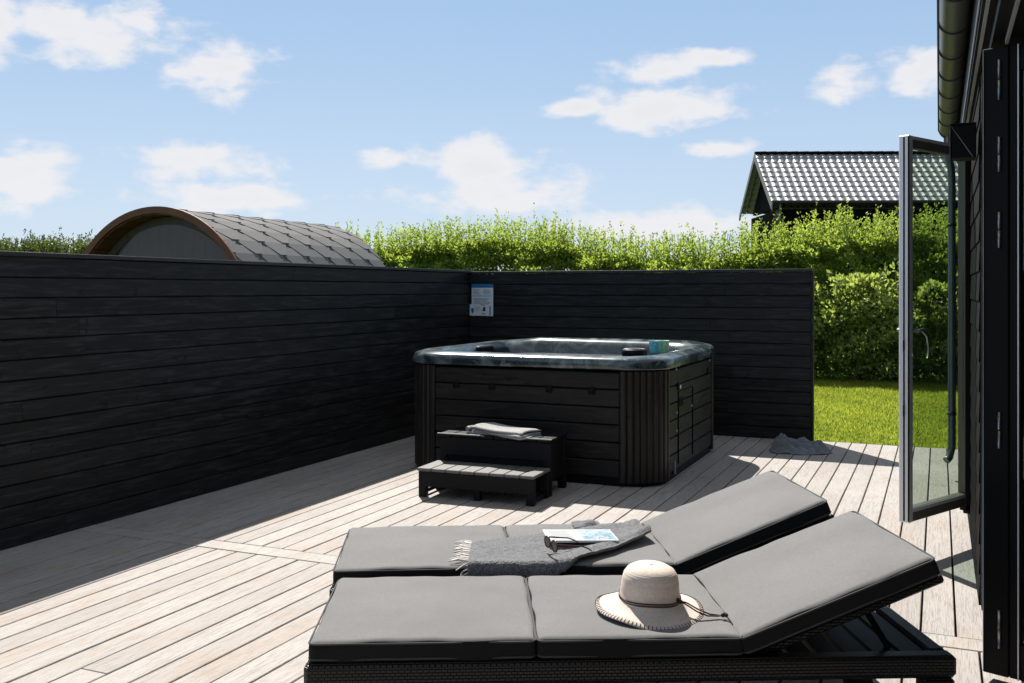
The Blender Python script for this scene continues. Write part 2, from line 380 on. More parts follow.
        o = bpy.data.objects.new(name, me); C.objects.link(o)
        if parent: o.parent = parent
        if loc is not None: o.location = loc
        if rot is not None: o.rotation_euler = rot
        return o
def tag(o, label=None, cat=None, group=None, kind=None):
    for k, v in (('label', label), ('category', cat), ('group', group), ('kind', kind)):
        if v: o[k] = v
    return o
def empty(name, loc=(0,0,0), rz=0, **kw):
    o = bpy.data.objects.new(name, None); C.objects.link(o); o.location = loc; o.rotation_euler = (0,0,rz); o.empty_display_size = .2
    return tag(o, **kw)

# ---------------------------------------------------------------- ground, lawn, deck
LZ = -.12
b = MB(); b.add([(-900,-900,LZ-.02),(900,-900,LZ-.02),(900,900,LZ-.02),(-900,900,LZ-.02)], [(0,1,2,3)])
tag(b.build('ground', M['grass_base']), kind='structure')
b = MB(); N = 60
x0, x1, y0, y1 = -14, 8, 9.77, 18.4
vs = [(x0+(x1-x0)*i/N, y0+(y1-y0)*j/N, LZ + .02*noise.noise(Vector((i*.3, j*.3, 0)))) for j in range(N+1) for i in range(N+1)]
b.add(vs, [(j*(N+1)+i, j*(N+1)+i+1, (j+1)*(N+1)+i+1, (j+1)*(N+1)+i) for j in range(N) for i in range(N)], smooth=True)
tag(b.build('lawn', M['grass_base']), kind='structure')

b = MB(); PITCH = .1375; GAP = .0092
def boards(xa, xb, ya, yb, ph, z=0):
    x = xa + ph
    while x < xb:
        y = ya; x2 = min(x+PITCH-GAP, xb)
        while y < yb-.01:
            ye = min(yb, y + random.uniform(2.6, 4.4))
            if yb-ye < .8: ye = yb
            dz = random.uniform(-.0015, .0015)
            b.box((x, y+.001, -.028+z+dz), (x2, ye-.001, z+dz), bev=.0025)
            y = ye
        x += PITCH
boards(-4.90, 6.0, 4.475, 9.738, .02)
boards(-4.90, 6.0, -3.0, 4.325, -.035)
x = -4.79
while x < 6:
    xe = x + random.uniform(3, 4.2); b.box((x+.001, 4.331, -.028), (min(xe,6)-.001, 4.469, .001), bev=.0025); x = xe
tag(b.build('deck', M['deck']), kind='structure')
b = MB(); b.box((-4.9,-3,-.115), (6,9.735,-.034)); b.box((-4.85,9.741,-.13), (.1,9.765,-.004))
tag(b.build('deck_base', M['under']), kind='structure')

# ---------------------------------------------------------------- privacy walls
def privacy_wall(name, L, Ht, along, label):
    """wall running 0..L along local x, visible face at local y=0 (looking from -y), thickness to +.09"""
    r = empty(name); tag(r, label, 'wall')
    p = MB(); n = round(Ht/.119); ph = (Ht-.028)/n
    p.box((0,.022,0.0), (L,.085,Ht-.03), tone=(.3,.3,.3))
    for i in range(n):
        x = 0
        while x < L-.01:
            xe = min(L, x+random.uniform(2.6,4.2))
            if L-xe < .7: xe = L
            z0 = i*ph+.002; z1 = (i+1)*ph-.002
            # board with a slight bevelled lip
            d = random.uniform(0, .002)
            prof = [(.022,z0),(.004+d,z0),(0+d,z0+.005),(0.001+d,z1-.004),(.008+d,z1),(.022,z1)]
            vs = [(x+.001,a,c) for a,c in prof]+[(xe-.001,a,c) for a,c in prof]; m_ = len(prof)
            p.add(vs, [tuple(range(m_)), tuple(reversed(range(m_,2*m_)))]+[(k,m_+k,m_+(k+1)%m_,(k+1)%m_) for k in range(m_)])
            x = xe
    p.build('board_panel', M['black'], r)
    q = MB(); q.box((-.0,-.012,Ht-.027), (L+.012,.100,Ht), bev=.003); q.build('cap_board', M['blackcap'], r)
    e = MB(); e.box((L+.001,.0,0.0),(L+.022,.088,Ht-.029), bev=.003); e.build('end_board', M['black'], r)
    return r
w1 = privacy_wall('privacy_wall', 3.64, 1.655, 0, 'black boarded timber wall standing behind the hot tub')
w1.location = (-4.768, 9.70, 0)
w2 = privacy_wall('privacy_wall', 12.6, 1.668, 0, 'long black boarded timber wall along the left side of the deck')
w2.location = (-4.77, -2.85, 0); w2.rotation_euler = (0,0,R(90))

# notices pinned on the back wall
def sheet(x0, x1, z0, z1, y, label, items, name):
    r = empty(name, ((x0+x1)/2, y, z0)); tag(r, label, 'notice'); cx = (x0+x1)/2
    q = MB(); q.box((x0-cx,0,0), (x1-cx,.003,z1-z0), bev=.0008); q.build('paper_sheet', M['paper'], r)
    for nm, mk, rects in items:
        k = MB()
        for (a, b_, c, d) in rects: k.box((x0-cx+a,-.0012,b_), (x0-cx+c,.0,d))
        k.build(nm, M[mk], r)
    return r
lines = [(.025+.12*(i%2), .285-.014*(i//2), .025+.12*(i%2)+random.uniform(.06,.09), .291-.014*(i//2)) for i in range(8)]
lines2 = [(.025, .19-.013*i, .23-random.uniform(0,.05), .1955-.013*i) for i in range(6)]
sheet(-4.742, -4.480, 1.163, 1.516, 9.690, 'white notice sheet with blue header pinned on the back wall', [
    ('header_band','blue',[(.0,.312,.262,.353)]), ('text_block','greyprint',lines+lines2),
    ('picture_block','paleblue',[(.02,.215,.24,.23)]), ('side_mark','greyprint',[(.215,.01,.235,.11)])], 'notice_sheet')
sheet(-4.762, -4.560, 1.168, 1.292, 9.682, 'small white card with blue shield mark overlapping the notice sheet', [
    ('shield_mark','blue',[(.018,.045,.052,.080),(.023,.034,.047,.045),(.029,.025,.041,.034)]),
    ('text_block','greyprint',[(.065,.09,.13,.094),(.065,.078,.12,.082),(.065,.066,.125,.070),(.065,.05,.11,.054)]),
    ('black_mark','blackprint',[(.165,.050,.192,.095),(.135,.115,.150,.122),(.158,.112,.18,.122),(.145,.058,.165,.066)]),
    ('rust_mark','redprint',[(.15,.018,.19,.028)])], 'notice_card')

# ---------------------------------------------------------------- hot tub
TX0, TX1, TY0, TY1 = -4.00, -1.845, 6.86, 8.97
def rrect(x0,x1,y0,y1,r,n=8):
    pts = []
    for cx, cy, a0 in ((x1-r,y0+r,-90),(x1-r,y1-r,0),(x0+r,y1-r,90),(x0+r,y0+r,180)):
        for k in range(n+1):
            a = R(a0+90*k/n); pts.append((cx+r*math.cos(a), cy+r*math.sin(a)))
    return pts
tub = empty('hot_tub', ((TX0+TX1)/2,(TY0+TY1)/2,0)); tag(tub, 'square hot tub with dark cladding and marbled rim standing on the deck corner', 'hot tub')
tcx, tcy = tub.location.x, tub.location.y
def T(p): return (p[0]-tcx, p[1]-tcy, p[2])
CR = .31
q = MB(); q.prism([(a-tcx,b_-tcy) for a,b_ in rrect(TX0+.05,TX1-.05,TY0+.05,TY1-.05,CR)], .02, .845); q.build('tub_core', M['plain_black'], tub)
q = MB(); q.prism([(a-tcx,b_-tcy) for a,b_ in rrect(TX0+.03,TX1-.03,TY0+.03,TY1-.03,CR)], .0, .06); q.build('base_tray', M['plain_black'], tub)
# plank panels on four sides
zs = [.06+.1305*i for i in range(7)]
def panel(side, mat_):
    p = MB()
    for i in range(6):
        z0, z1 = zs[i]+.004, zs[i+1]-.004
        if side == 0: p.box(T((TX0+CR,TY0+.018,z0)), T((TX1-CR,TY0+.06,z1)), bev=.006)
        if side == 1: p.box(T((TX1-.06,TY0+CR,z0)), T((TX1-.018,TY1-CR,z1)), bev=.006)
        if side == 2: p.box(T((TX0+CR,TY1-.06,z0)), T((TX1-CR,TY1-.018,z1)), bev=.006)
        if side == 3: p.box(T((TX0+.018,TY0+CR,z0)), T((TX0+.06,TY1-CR,z1)), bev=.006)
    return p.build('plank_panel', mat_, tub)
for s_i in range(4): panel(s_i, M['skirt'])
# ribbed corner panels
for cx, cy, a0 in ((TX1-CR,TY0+CR,-90),(TX1-CR,TY1-CR,0),(TX0+CR,TY1-CR,90),(TX0+CR,TY0+CR,180)):
    p = MB(); n = 9
    for k in range(n):
        aa, ab = R(a0+90*k/n+.5), R(a0+90*(k+1)/n-.5); am = (aa+ab)/2
        ro = CR-.004
        pl = [(cx+(ro-.04)*math.cos(aa), cy+(ro-.04)*math.sin(aa)), (cx+(ro-.008)*math.cos(aa), cy+(ro-.008)*math.sin(aa)),
              (cx+ro*math.cos(aa+.25*(ab-aa)), cy+ro*math.sin(aa+.25*(ab-aa))), (cx+ro*math.cos(aa+.75*(ab-aa)), cy+ro*math.sin(aa+.75*(ab-aa))),
              (cx+(ro-.008)*math.cos(ab), cy+(ro-.008)*math.sin(ab)), (cx+(ro-.04)*math.cos(ab), cy+(ro-.04)*math.sin(ab))]
        p.prism([(a-tcx,b_-tcy) for a,b_ in pl], .03, .850)
    p.build('corner_panel', M['ribs'], tub)
# shell: lofted rings
RIM = .952
rings = []
def ring(ins, z, r): return [Vector((a-tcx,b_-tcy,z)) for a,b_ in rrect(TX0-.02+ins,TX1+.02-ins,TY0-.02+ins,TY1+.02-ins,r,8)]
spec_ = [(.035,.860,.34),(.004,.861,.34),(0,.870,.345),(0,.915,.375),(.006,.931,.37),(.022,.942,.36),(.075,.959,.35),(.15,.955,.33),(.20,.942,.32),(.235,.90,.30),(.26,.80,.28),(.30,.62,.26),(.55,.60,.22),(.60,.34,.2),(.7,.30,.15)]
rings = [ring(*t) for t in spec_]
n = len(rings[0]); vs = []
for i, rg in enumerate(rings):
    for k, p in enumerate(rg):
        if 5 <= i <= 8:   # the back edge of the shell stands a little higher, rim undulates gently
            t = max(0, (p.y-(TY1-tcy-.35))/.35); p.z += .032*min(1,t)*min(1,max(0,(p.x+.95)/.3))*(1 if i < 8 else .7)
        if 7 <= i <= 9: p.z += .008*math.sin(p.x*7)*math.cos(p.y*6)
        vs.append(p)
fs = [(i*n+k, i*n+(k+1)%n, (i+1)*n+(k+1)%n, (i+1)*n+k) for i in range(len(rings)-1) for k in range(n)]
fs.append(tuple((len(rings)-1)*n+k for k in range(n)))
q = MB(); q.add(vs, fs, smooth=True); shell = q.build('shell', M['marble'], tub)
q = MB()
wz = .76; q.add([Vector((a-tcx,b_-tcy,wz)) for a,b_ in rrect(TX0+.215,TX1-.215,TY0+.215,TY1-.215,.28,8)], [tuple(range(36))]); q.build('water_surface', M['water'], tub)
for (px, py, rz) in ((-.87,.1,90),):
    q = MB(); q.rbox((-.15,-.035,-.05),(.15,.035,.03), .03, (6,3,3)); q.build('headrest', M['plain_black'], tub, (px,py,.915), (R(20) if rz==0 else 0,0,R(rz)))
# seat backs rising to the rim inside the tub
for (px, py, sx_, sy_) in ((-.62,-.52,.26,.22),(.55,.50,.24,.2)):
    q = MB(); q.rbox((-sx_,-sy_,-.2),(sx_,sy_,.02), .09, (8,8,4)); q.build('moulded_seat', M['marble'], tub, (px,py,.79))
q = MB(); q.lathe([(.045,.0),(.098,.0),(.104,.02),(.104,.045),(.092,.056),(.055,.052),(.05,.02),(.0,.018)], n=28); q.build('filter_cap', M['plain_black'], tub, T((-2.255,7.60,RIM-.035)))
q = MB(); q.lathe([(.062,.0575),(.088,.0590),(.088,.0560),(.062,.0545),(.062,.0575)], n=28); q.build('chrome_ring', M['steel'], tub, T((-2.255,7.60,RIM-.035)))
for xx in (-3.50,-3.19,-2.71,-2.37):
    q = MB(); q.rbox((-.026,-.008,-.026),(.026,.008,.026),.007,(2,2,2)); q.rbox((-.018,-.014,-.018),(.018,-.002,.018),.005,(2,2,2)); q.build('corner_light', M['plain_black'], tub, T((xx,TY0+.012,.70)))
for yy, zz, mk in ((7.46,.70,'plain_black'),(8.52,.74,'plain_black')):
    q = MB(); q.rbox((-.008,-.028,-.028),(.008,.028,.028),.007,(2,2,2)); q.build('corner_light', M[mk], tub, T((TX1-.012,yy,zz)))
q = MB(); q.lathe([(0,.004),(.014,.004),(.016,0)], n=16); q.build('lamp_cap', M['paper'], tub, T((TX1-.002,7.475,.695)), (0,R(90),0))
q = MB(); q.box((-.006,-.24,0),(.004,-.235,.56)); q.box((-.006,.235,0),(.004,.24,.56)); q.box((-.006,-.235,.555),(.004,.235,.56))
for k in range(6): q.box((-.004,-.225,.50-.012*k),(.006,-.08,.505-.012*k))
q.build('access_panel_trim', M['plain_black'], tub, T((TX1-.014,7.70,.10)))
q = MB()
for zz, yy in ((.82,7.40),(.52,7.41),(.36,7.41),(.5,8.0),(.84,8.7)): q.lathe([(0,.003),(.009,.003),(.010,0)], c=(0,0,0), n=10)
for (yy, zz) in ((7.40,.84),(7.42,.50),(7.42,.36),(7.92,.50),(8.60,.83)):
    q = MB(); q.lathe([(0,.004),(.010,.003),(.012,0)], n=12); q.build('screw_cap', M['steel'], tub, T((TX1-.016,yy,zz)), (0,R(90),0))
q = MB(); q.box((-.008,-.012,0),(.008,.012,.10), bev=.002); q.build('corner_bracket', M['steel'], tub, T((TX1-.02,7.36,.03)))

# cups on the rim
def cup(name, x, y, key, label):
    q = MB(); q.lathe([(0,.004),(.029,.004),(.033,0),(.034,.004),(.043,.092),(.0435,.095),(.041,.095),(.0325,.008),(0,.008)], n=28)
    o = q.build(name, M[key], None, (x,y,RIM-.001)); tag(o, label, 'cup', 'cups on the hot tub rim')
cup('cup', -2.075, 7.545, 'cupb', 'blue cup standing on the rim of the hot tub'); cup('cup', -2.015, 7.62, 'cupg', 'green cup standing on the rim of the hot tub')

# ---------------------------------------------------------------- tub steps
st = empty('tub_steps', (-2.925,6.33,0), R(2)); tag(st, 'black two-tread plastic steps set against the front of the hot tub', 'steps')
def stepset():
    hw = .44
    for z, ya, yb, ap in ((.205,-.34,-.01,.105),(.400,0.0,.36,.13)):
        p = MB(); n = 8; w = 2*hw/n
        for i in range(n): p.box((-hw+i*w+.003, ya, z-.022), (-hw+(i+1)*w-.003, yb, z), bev=.004)
        p.build('tread', M['tread'] if z < .3 else M['step'], st)
        p = MB(); p.box((-hw+.01, ya+.008, z-.024-ap), (hw-.01, ya+.03, z-.024), bev=.003)
        p.box((-hw+.01, yb-.03, z-.024-ap), (hw-.01, yb-.008, z-.024), bev=.003); p.build('apron', M['step'], st)
    for sx_ in (-1,1):
        for (ya, z) in ((-.33,.18),(-.06,.18),(.005,.375),(.32,.375)):
            p = MB(); x_a = sx_*(hw-.012); x_b = sx_*(hw-.062); p.box((min(x_a,x_b)-.004,ya+.001,0),(max(x_a,x_b)+.004,ya+.045,z-.001), bev=.004); p.build('leg', M['step'], st)
        p = MB(); xo = sx_*(hw-.02)
        p.box((min(xo,xo-sx_*.02),.05,.10),(max(xo,xo-sx_*.02),.32,.374)); p.box((min(xo,xo-sx_*.02),-.29,.02),(max(xo,xo-sx_*.02),-.06,.045)); p.build('side_panel', M['step'], st)
    p = MB(); p.box((-.025,-.30,0),(.025,-.27,.09), bev=.003); p.box((-hw+.07,.03,.02),(hw-.07,.045,.25)); p.build('middle_support', M['step'], st)
    for xa_, xb_ in ((-hw-.003,-.10),(.12,hw+.003)):
        p = MB(); p.box((xa_,-.006,.398),(xb_,.004,.405)); p.build('nosing_strip', M['strip'], st)
stepset()

# ---------------------------------------------------------------- cloth sheets
def cloth(W_, D_, nx, ny, fn, name, mt, thick=.004, parent=None, loc=None, rot=None):
    vs = []; fs = []; top = [Vector(fn(i/nx, j/ny)) for j in range(ny+1) for i in range(nx+1)]
    def idx(i,j): return j*(nx+1)+i
    nrm = []
    for j in range(ny+1):
        for i in range(nx+1):
            a = top[idx(min(i+1,nx),j)]-top[idx(max(i-1,0),j)]; c = top[idx(i,min(j+1,ny))]-top[idx(i,max(j-1,0))]
            nn = a.cross(c); nrm.append(nn.normalized() if nn.length > 1e-9 else Vector((0,0,1)))
    bot = [p-nv*thick for p, nv in zip(top, nrm)]; N_ = len(top); vs = top+bot
    for j in range(ny):
        for i in range(nx):
            q = (idx(i,j), idx(i+1,j), idx(i+1,j+1), idx(i,j+1)); fs.append(q); fs.append(tuple(N_+k for k in reversed(q)))
    edge = [idx(i,0) for i in range(nx+1)]+[idx(nx,j) for j in range(1,ny+1)]+[idx(i,ny) for i in range(nx-1,-1,-1)]+[idx(0,j) for j in range(ny-1,0,-1)]
    for k in range(len(edge)):
        a, c = edge[k], edge[(k+1)%len(edge)]; fs.append((c, a, N_+a, N_+c))
    q = MB(); q.add(vs, fs, smooth=True); return q.build(name, mt, parent, loc, rot)

# folded towel: three layers
tw = empty('folded_towel', (-2.90,6.47,.402), R(-14)); tag(tw, 'folded pale grey towel lying on the upper tub step', 'towel')
for k in range(3):
    def f(u, v, k=k):
        x = (u-.5)*(.50-.02*k); y = (v-.5)*(.27-.01*k)
        z = .014+.015*k + .010*math.sin(u*5+k)*math.sin(v*3.1) + (.012*(1-u) if k == 2 else 0)
        e = min(u, 1-u, v, 1-v)*12; z -= .010*max(0, 1-e)
        x += .012*math.sin(v*6+k); y += .02*math.sin(u*4+k*1.3)
        return (x, y, max(.006+.012*k, z))
    cloth(1,1,26,16,f,'towel_layer',M['towel'],.010,tw)
q = MB(); q.tube([(-.245,-.13+.26*i/10,.03+.004*math.sin(i)) for i in range(11)], .017, 10); q.build('towel_fold', M['towel'], tw)

# crumpled cloth on the deck by the wall end
def f(u, v):
    p = Vector((u*3.2, v*2.4, 1.3)); x = (u-.5)*.50; y = (v-.5)*.26*(1-.35*u)
    h = .055+.07*noise.noise(Vector((u*2.6,v*3.5,4)))+.022*math.sin(v*13+u*5+3*noise.noise(p))*(.4+.6*u) - .035*u ; e = min(1, 5*min(u,1-u,v,1-v))
    a_, b_ = 2*u-1, 2*v-1; ex_, ey_ = a_*math.sqrt(1-b_*b_/2), b_*math.sqrt(1-a_*a_/2)
    wr = .012*math.sin(ex_*9+ey_*16+4*noise.noise(p)) + .010*noise.noise(Vector((u*9, v*7, 2))) + .006*noise.noise(Vector((u*19, v*15, 2)))
    hh = .075*math.exp(-((ex_+.55)/.30)**2-(ey_/.6)**2) + .055*math.exp(-((ex_-.05)/.40)**2-((ey_-.1)/.55)**2) + .045*math.exp(-((ex_-.62)/.22)**2-((ey_+.1)/.5)**2)
    return (.27*ex_ + .03*noise.noise(p+Vector((5,0,0))), (.15-.04*ex_)*ey_ + .035*noise.noise(p+Vector((0,7,0))), .007 + min(1, 6*(1-math.hypot(ex_,ey_)*.999))*max(0, hh*1.35+.014+wr*2.4))
c1 = at(800, 450, .02)
tag(cloth(1,1,44,30,f,'crumpled_cloth',M['rag'],.006,None,(c1.x,c1.y,0),(0,0,R(12))), 'crumpled blue grey cloth dropped on the deck at the wall end', 'cloth')

# ---------------------------------------------------------------- sun loungers
LL, LW, CT = 1.955, .665, .42
S1, S2, S3, BA = .685, .625, .645, R(21.5)
def make_lounger():
    r = empty('sun_lounger')
    f = MB(); h0, h1, w = .280, .349, .062
    f.box((0,0,h0),(LL,w,h1),bev=.012); f.box((0,LW-w,h0),(LL,LW,h1),bev=.012)
    f.box((.002,w+.001,h0+.001),(w,LW-w-.001,h1-.002),bev=.010); f.box((LL-w,w+.001,h0+.001),(LL-.002,LW-w-.001,h1-.002),bev=.010)
    f.build('frame', M['rattan'], r)
    for x in (.004, LL-.102):
        for y in (.004, LW-.070): 
            g2 = MB(); g2.box((x,y,0),(x+.098,y+.066,h0-.001),bev=.010); g2.build('leg', M['rattan'], r)
    s = MB()
    for i in range(21): s.box((.075+i*.087,w-.002,h1-.030),(.145+i*.087,LW-w+.002,h1-.012))
    s.build('slat_bed', M['plain_black'], r)
    # lifted backrest panel with its stay
    bx = S1+S2+.02; bk = MB(); Mx = Matrix.Translation((bx,0,h1-.002)) @ Matrix.Rotation(-BA, 4, 'Y')
    bk.box((0,.05,-.030),(S3+.0,.09,-.003),bev=.006,M4=Mx); bk.box((0,LW-.09,-.030),(S3+.0,LW-.05,-.003),bev=.006,M4=Mx)
    for i in range(6): bk.box((.02+i*.115,.089,-.027),(.065+i*.115,LW-.089,-.005),M4=Mx)
    bk.build('backrest_frame', M['rattan'], r)
    sp_ = MB(); tip = Mx @ Vector((S3*.62,0,-.03))
    for y in (.12, LW-.12): sp_.tube([(tip.x,y,tip.z),(tip.x+.10,y,h0+.02)], .010, 8)
    sp_.tube([(tip.x+.10,.06,h0+.02),(tip.x+.10,LW-.06,h0+.02)], .010, 8); sp_.build('support_stay', M['plain_black'], r)
    rl = MB()
    for i in range(3): rl.tube([(LL-.16-i*.10,w,h0+.02),(LL-.16-i*.10,LW-w,h0+.02)], .009, 8)
    rl.build('cross_rod', M['plain_black'], r)
    # cushion in three padded sections
    def puff(x0, x1, seed):
        def fn(p):
            u = (p.x-x0)/(x1-x0); v = p.y/LW; top = p.z > CT-.03
            k = (max(0,min(1,4*min(u,1-u)))**.5)*(max(0,min(1,4*min(v,1-v)))**.5)
            n_ = noise.noise(Vector((p.x*3.2+seed, p.y*4, 0)))*.005 + noise.noise(Vector((p.x*11+seed, p.y*9, 3)))*.0028
            if top: p = p + Vector((0,0,.010*k-.005+n_))
            p = p + Vector((noise.noise(Vector((p.y*7,seed,1)))*.007, noise.noise(Vector((p.x*7,seed,2)))*.008, 0))
            return p
        return fn
    cush = MB()
    z0 = .3505
    cush.rbox((.012,.006,z0),(S1,LW-.010,CT),.020,(30,26,3),fn=puff(0,S1,1.3))
    cush.rbox((S1+.002,.006,z0),(S1+S2,LW-.010,CT),.020,(30,26,3),fn=puff(S1,S1+S2,4.7))
    px_ = S1+S2+.004; Mb = Matrix.Translation((px_,0,z0)) @ Matrix.Rotation(-BA,4,'Y') @ Matrix.Translation((-px_,0,-z0))
    pf = puff(px_,px_+S3,8.1)
    cush.rbox((px_,.006,z0),(px_+S3,LW-.010,CT),.020,(30,26,3),fn=lambda p: Mb @ pf(p))
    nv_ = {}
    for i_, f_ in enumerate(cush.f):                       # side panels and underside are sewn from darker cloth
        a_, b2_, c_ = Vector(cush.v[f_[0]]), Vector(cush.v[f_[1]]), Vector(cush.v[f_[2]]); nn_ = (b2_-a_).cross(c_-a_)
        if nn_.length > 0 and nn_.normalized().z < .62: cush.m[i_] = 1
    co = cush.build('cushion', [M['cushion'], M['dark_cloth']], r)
    pp = MB()
    for (a, c_, mtx) in ((.012,S1,None),(S1+.002,S1+S2,None),(px_,px_+S3,Mb)):
        for zz in (CT-.013, z0+.012):
            pts = [Vector((x,y,zz)) for x,y in rrect(a+.001,c_-.001,.008,LW-.012,.022,4)]
            if mtx: pts = [mtx @ p for p in pts]
            pp.tube(pts, .0032, 6, closed=True)
    pp.build('piping', M['piping'], co)
    return r
def copy_tree(o, parent=None):
    c = o.copy(); C.objects.link(c); c.parent = parent
    for ch in list(o.children): copy_tree(ch, c)
    return c
la = make_lounger(); lb = copy_tree(la)
LAP = C2W(-.612,2.850); la.location = LAP; la.rotation_euler = (0,0,YAW+R(2.2))
tag(la, 'nearest grey cushioned rattan sun lounger, with the straw hat on it', 'sun lounger', 'sun loungers on the deck')
LBP = C2W(-.675,3.590); lb.location = LBP; lb.rotation_euler = (0,0,YAW+R(4.0))
tag(lb, 'farther grey cushioned rattan sun lounger, with the grey blanket on it', 'sun lounger', 'sun loungers on the deck')
MBm = Matrix.Translation(LBP) @ Matrix.Rotation(YAW+R(4.0), 4, 'Z'); MAm = Matrix.Translation(LAP) @ Matrix.Rotation(YAW+R(2.2), 4, 'Z')
iB = MBm.inverted()

# blanket draped over lounger B (local coordinates of that lounger)
bl = empty('wool_blanket'); bl.matrix_world = MBm; bl.location = LBP; bl.rotation_euler = (0,0,YAW+R(4.0))
tag(bl, 'grey woollen blanket with pale fringe draped over the farther lounger', 'blanket')
def lerp_pl(pts, t):
    t *= len(pts)-1; i = min(int(t), len(pts)-2); f_ = t-i; return tuple(pts[i][k]*(1-f_)+pts[i+1][k]*f_ for k in range(len(pts[0])))
BACK = [(.56,.30),(.70,.37),(.90,.42),(1.05,.50),(1.18,.55),(1.25,.54)]
FRONT = [(.50,-.075),(.62,-.088),(.78,-.085),(.90,-.01),(1.08,.12),(1.27,.30)]
def drape(s_, t_, lift):
    # follow the cushion top; past the front edge hang straight down
    if t_ >= .012: return Vector((s_, t_, CT+.006+lift))
    d = .012-t_; rr = .02
    if d < rr*1.57: a = d/rr; return Vector((s_, .012-(rr+lift*.5)*math.sin(a), CT+.006-rr+(rr+lift)*math.cos(a)))
    return Vector((s_, .012-rr-.004-lift*.6, CT-.010-(d-rr*1.57)))
def fblan(u, v):
    a = lerp_pl(FRONT, u); c = lerp_pl(BACK, u); s_, t_ = a[0]*(1-v)+c[0]*v, a[1]*(1-v)+c[1]*v
    s_ += .03*(v-.2)*(u < .3)*(1-u/.3)*-1
    fold = .010*(1+math.sin(v*11+u*5+2*noise.noise(Vector((u*3,v*3,2)))))*(.35+.65*u)
    bulk = .022*math.exp(-((v-.12)/.16)**2)*min(1,max(0,(u-.45)*4)) + .020*math.exp(-((u-1)/.10)**2)
    n_ = .004*(1+noise.noise(Vector((u*7,v*6,5)))) + .003*noise.noise(Vector((u*30,v*24,1)))
    return drape(s_, t_, .004+fold*.5+bulk+n_)
cloth(1,1,80,44,fblan,'blanket_cloth',M['blanket'],.010,bl)
def fr_lump(u,v):
    s_ = .98+.12*u; t_ = .50+.11*v; e = min(1,4*min(u,1-u,v,1-v))
    return (s_, t_, CT+.012+e*(.018+.012*noise.noise(Vector((u*2.2,v*2,9)))))
cloth(1,1,20,14,fr_lump,'blanket_fold',M['blanket'],.008,bl)
q = MB()
for k in range(26):
    v = k/25; p = fblan(0, v); 
    d = Vector((-.045-.02*random.random(), .01*random.uniform(-1,1), 0)); d.x -= .01
    mid = p+d*.5+Vector((0,random.uniform(-.006,.006),.004)); end = p+d+Vector((0,random.uniform(-.012,.012),-.002))
    if p.y < 0: mid = p+Vector((-.02,-.006,-.008)); end = p+Vector((-.03-random.random()*.02,-.008,-.022-random.random()*.015))
    q.tube([p,mid,end], [.0028,.0035,.002], 5); 
    q.lathe([(0,-.004),(.0045,0),(0,.004)], c=mid, n=6)
q.build('fringe', M['fringe'], bl)

def loc_b(u, v, z): return iB @ at(u, v, z)
# magazine
mz = .466
pm = [at(541,527,mz), at(613,525.5,mz), at(617.5,541.5,mz), at(548,543,mz)]
cm = sum(pm, Vector())/4; ang = math.atan2((pm[2]-pm[3]).y, (pm[2]-pm[3]).x)
mg = empty('magazine', cm, ang); mg.rotation_euler = (R(-2),R(1),ang); tag(mg, 'open pale blue and white magazine lying on the blanket', 'magazine')
q = MB(); q.box((-.140,-.100,-.008),(.140,.100,-.003), bev=.001); q.box((-.138,-.098,-.012),(.138,.098,-.0085)); q.build('page_block', M['paper'], mg)
q = MB(); q.box((-.13,-.092,-.0028),(-.005,.092,-.0022)); q.build('left_page_print', simple('cream_page', (.42,.42,.42), .5, .1), mg)
m, g_, b_ = mat('printed_page', (.6,.7,.75), .35); o_ = objc(g_)
k_ = g_.mix(g_.ramp(g_.noise(o_, 14, 5, .7, 1.5), (.42,.6,0,1)), (.42,.47,.50,1), (.16,.33,.40,1)); k_ = g_.mix(g_.ramp(g_.noise(o_, 22, 5, .7, 2), (.56,.62,0,1)), k_, (.06,.08,.10,1))
g_.put(b_.inputs['Base Color'], k_)
q = MB(); q.box((.002,-.090,-.0028),(.134,.090,-.002)); q.build('page_photo', m, mg)
q = MB()
for i in range(9): q.box((-.12,.07-.017*i,-.0021),(-.03+random.uniform(-.02,.015),.074-.017*i,-.0017))
q.build('page_text', M['greyprint'], mg)

# sunglasses, lens side pointing to the foot end
sgp = at(551, 545, .478); sg = empty('sunglasses', sgp, YAW+R(20)); tag(sg, 'tortoiseshell sunglasses with dark lenses resting on the grey blanket', 'sunglasses')
for sy_ in (-1,1):
    cy_ = sy_*.035; pts = [(-.003*math.sin(a)*0, cy_+.027*math.cos(a), .004+.021*math.sin(a)) for a in [2*math.pi*i/20 for i in range(20)]]
    q = MB(); q.tube(pts, .0032, 8, closed=True); q.build('lens_rim', M['tort'], sg)
    q = MB(); pl = [(p[1], p[2]) for p in pts]; q.prism(pl, -.0008, .0008, fn=lambda x_,y_,z_: (z_,x_,y_)); q.build('lens', M['lens'], sg)
    q = MB(); q.tube([(0,sy_*.064,.014),(.02,sy_*.067,.013),(.10,sy_*.066,.002),(.125,sy_*.063,-.008),(.142,sy_*.06,-.020)], [.0035,.003,.0026,.0026,.0024], 7); q.build('temple_arm', M['tort'], sg)
q = MB(); q.tube([(0,-.009,.010),(-.002,0,.014),(0,.009,.010)], .0028, 7); q.build('bridge', M['tort'], sg)

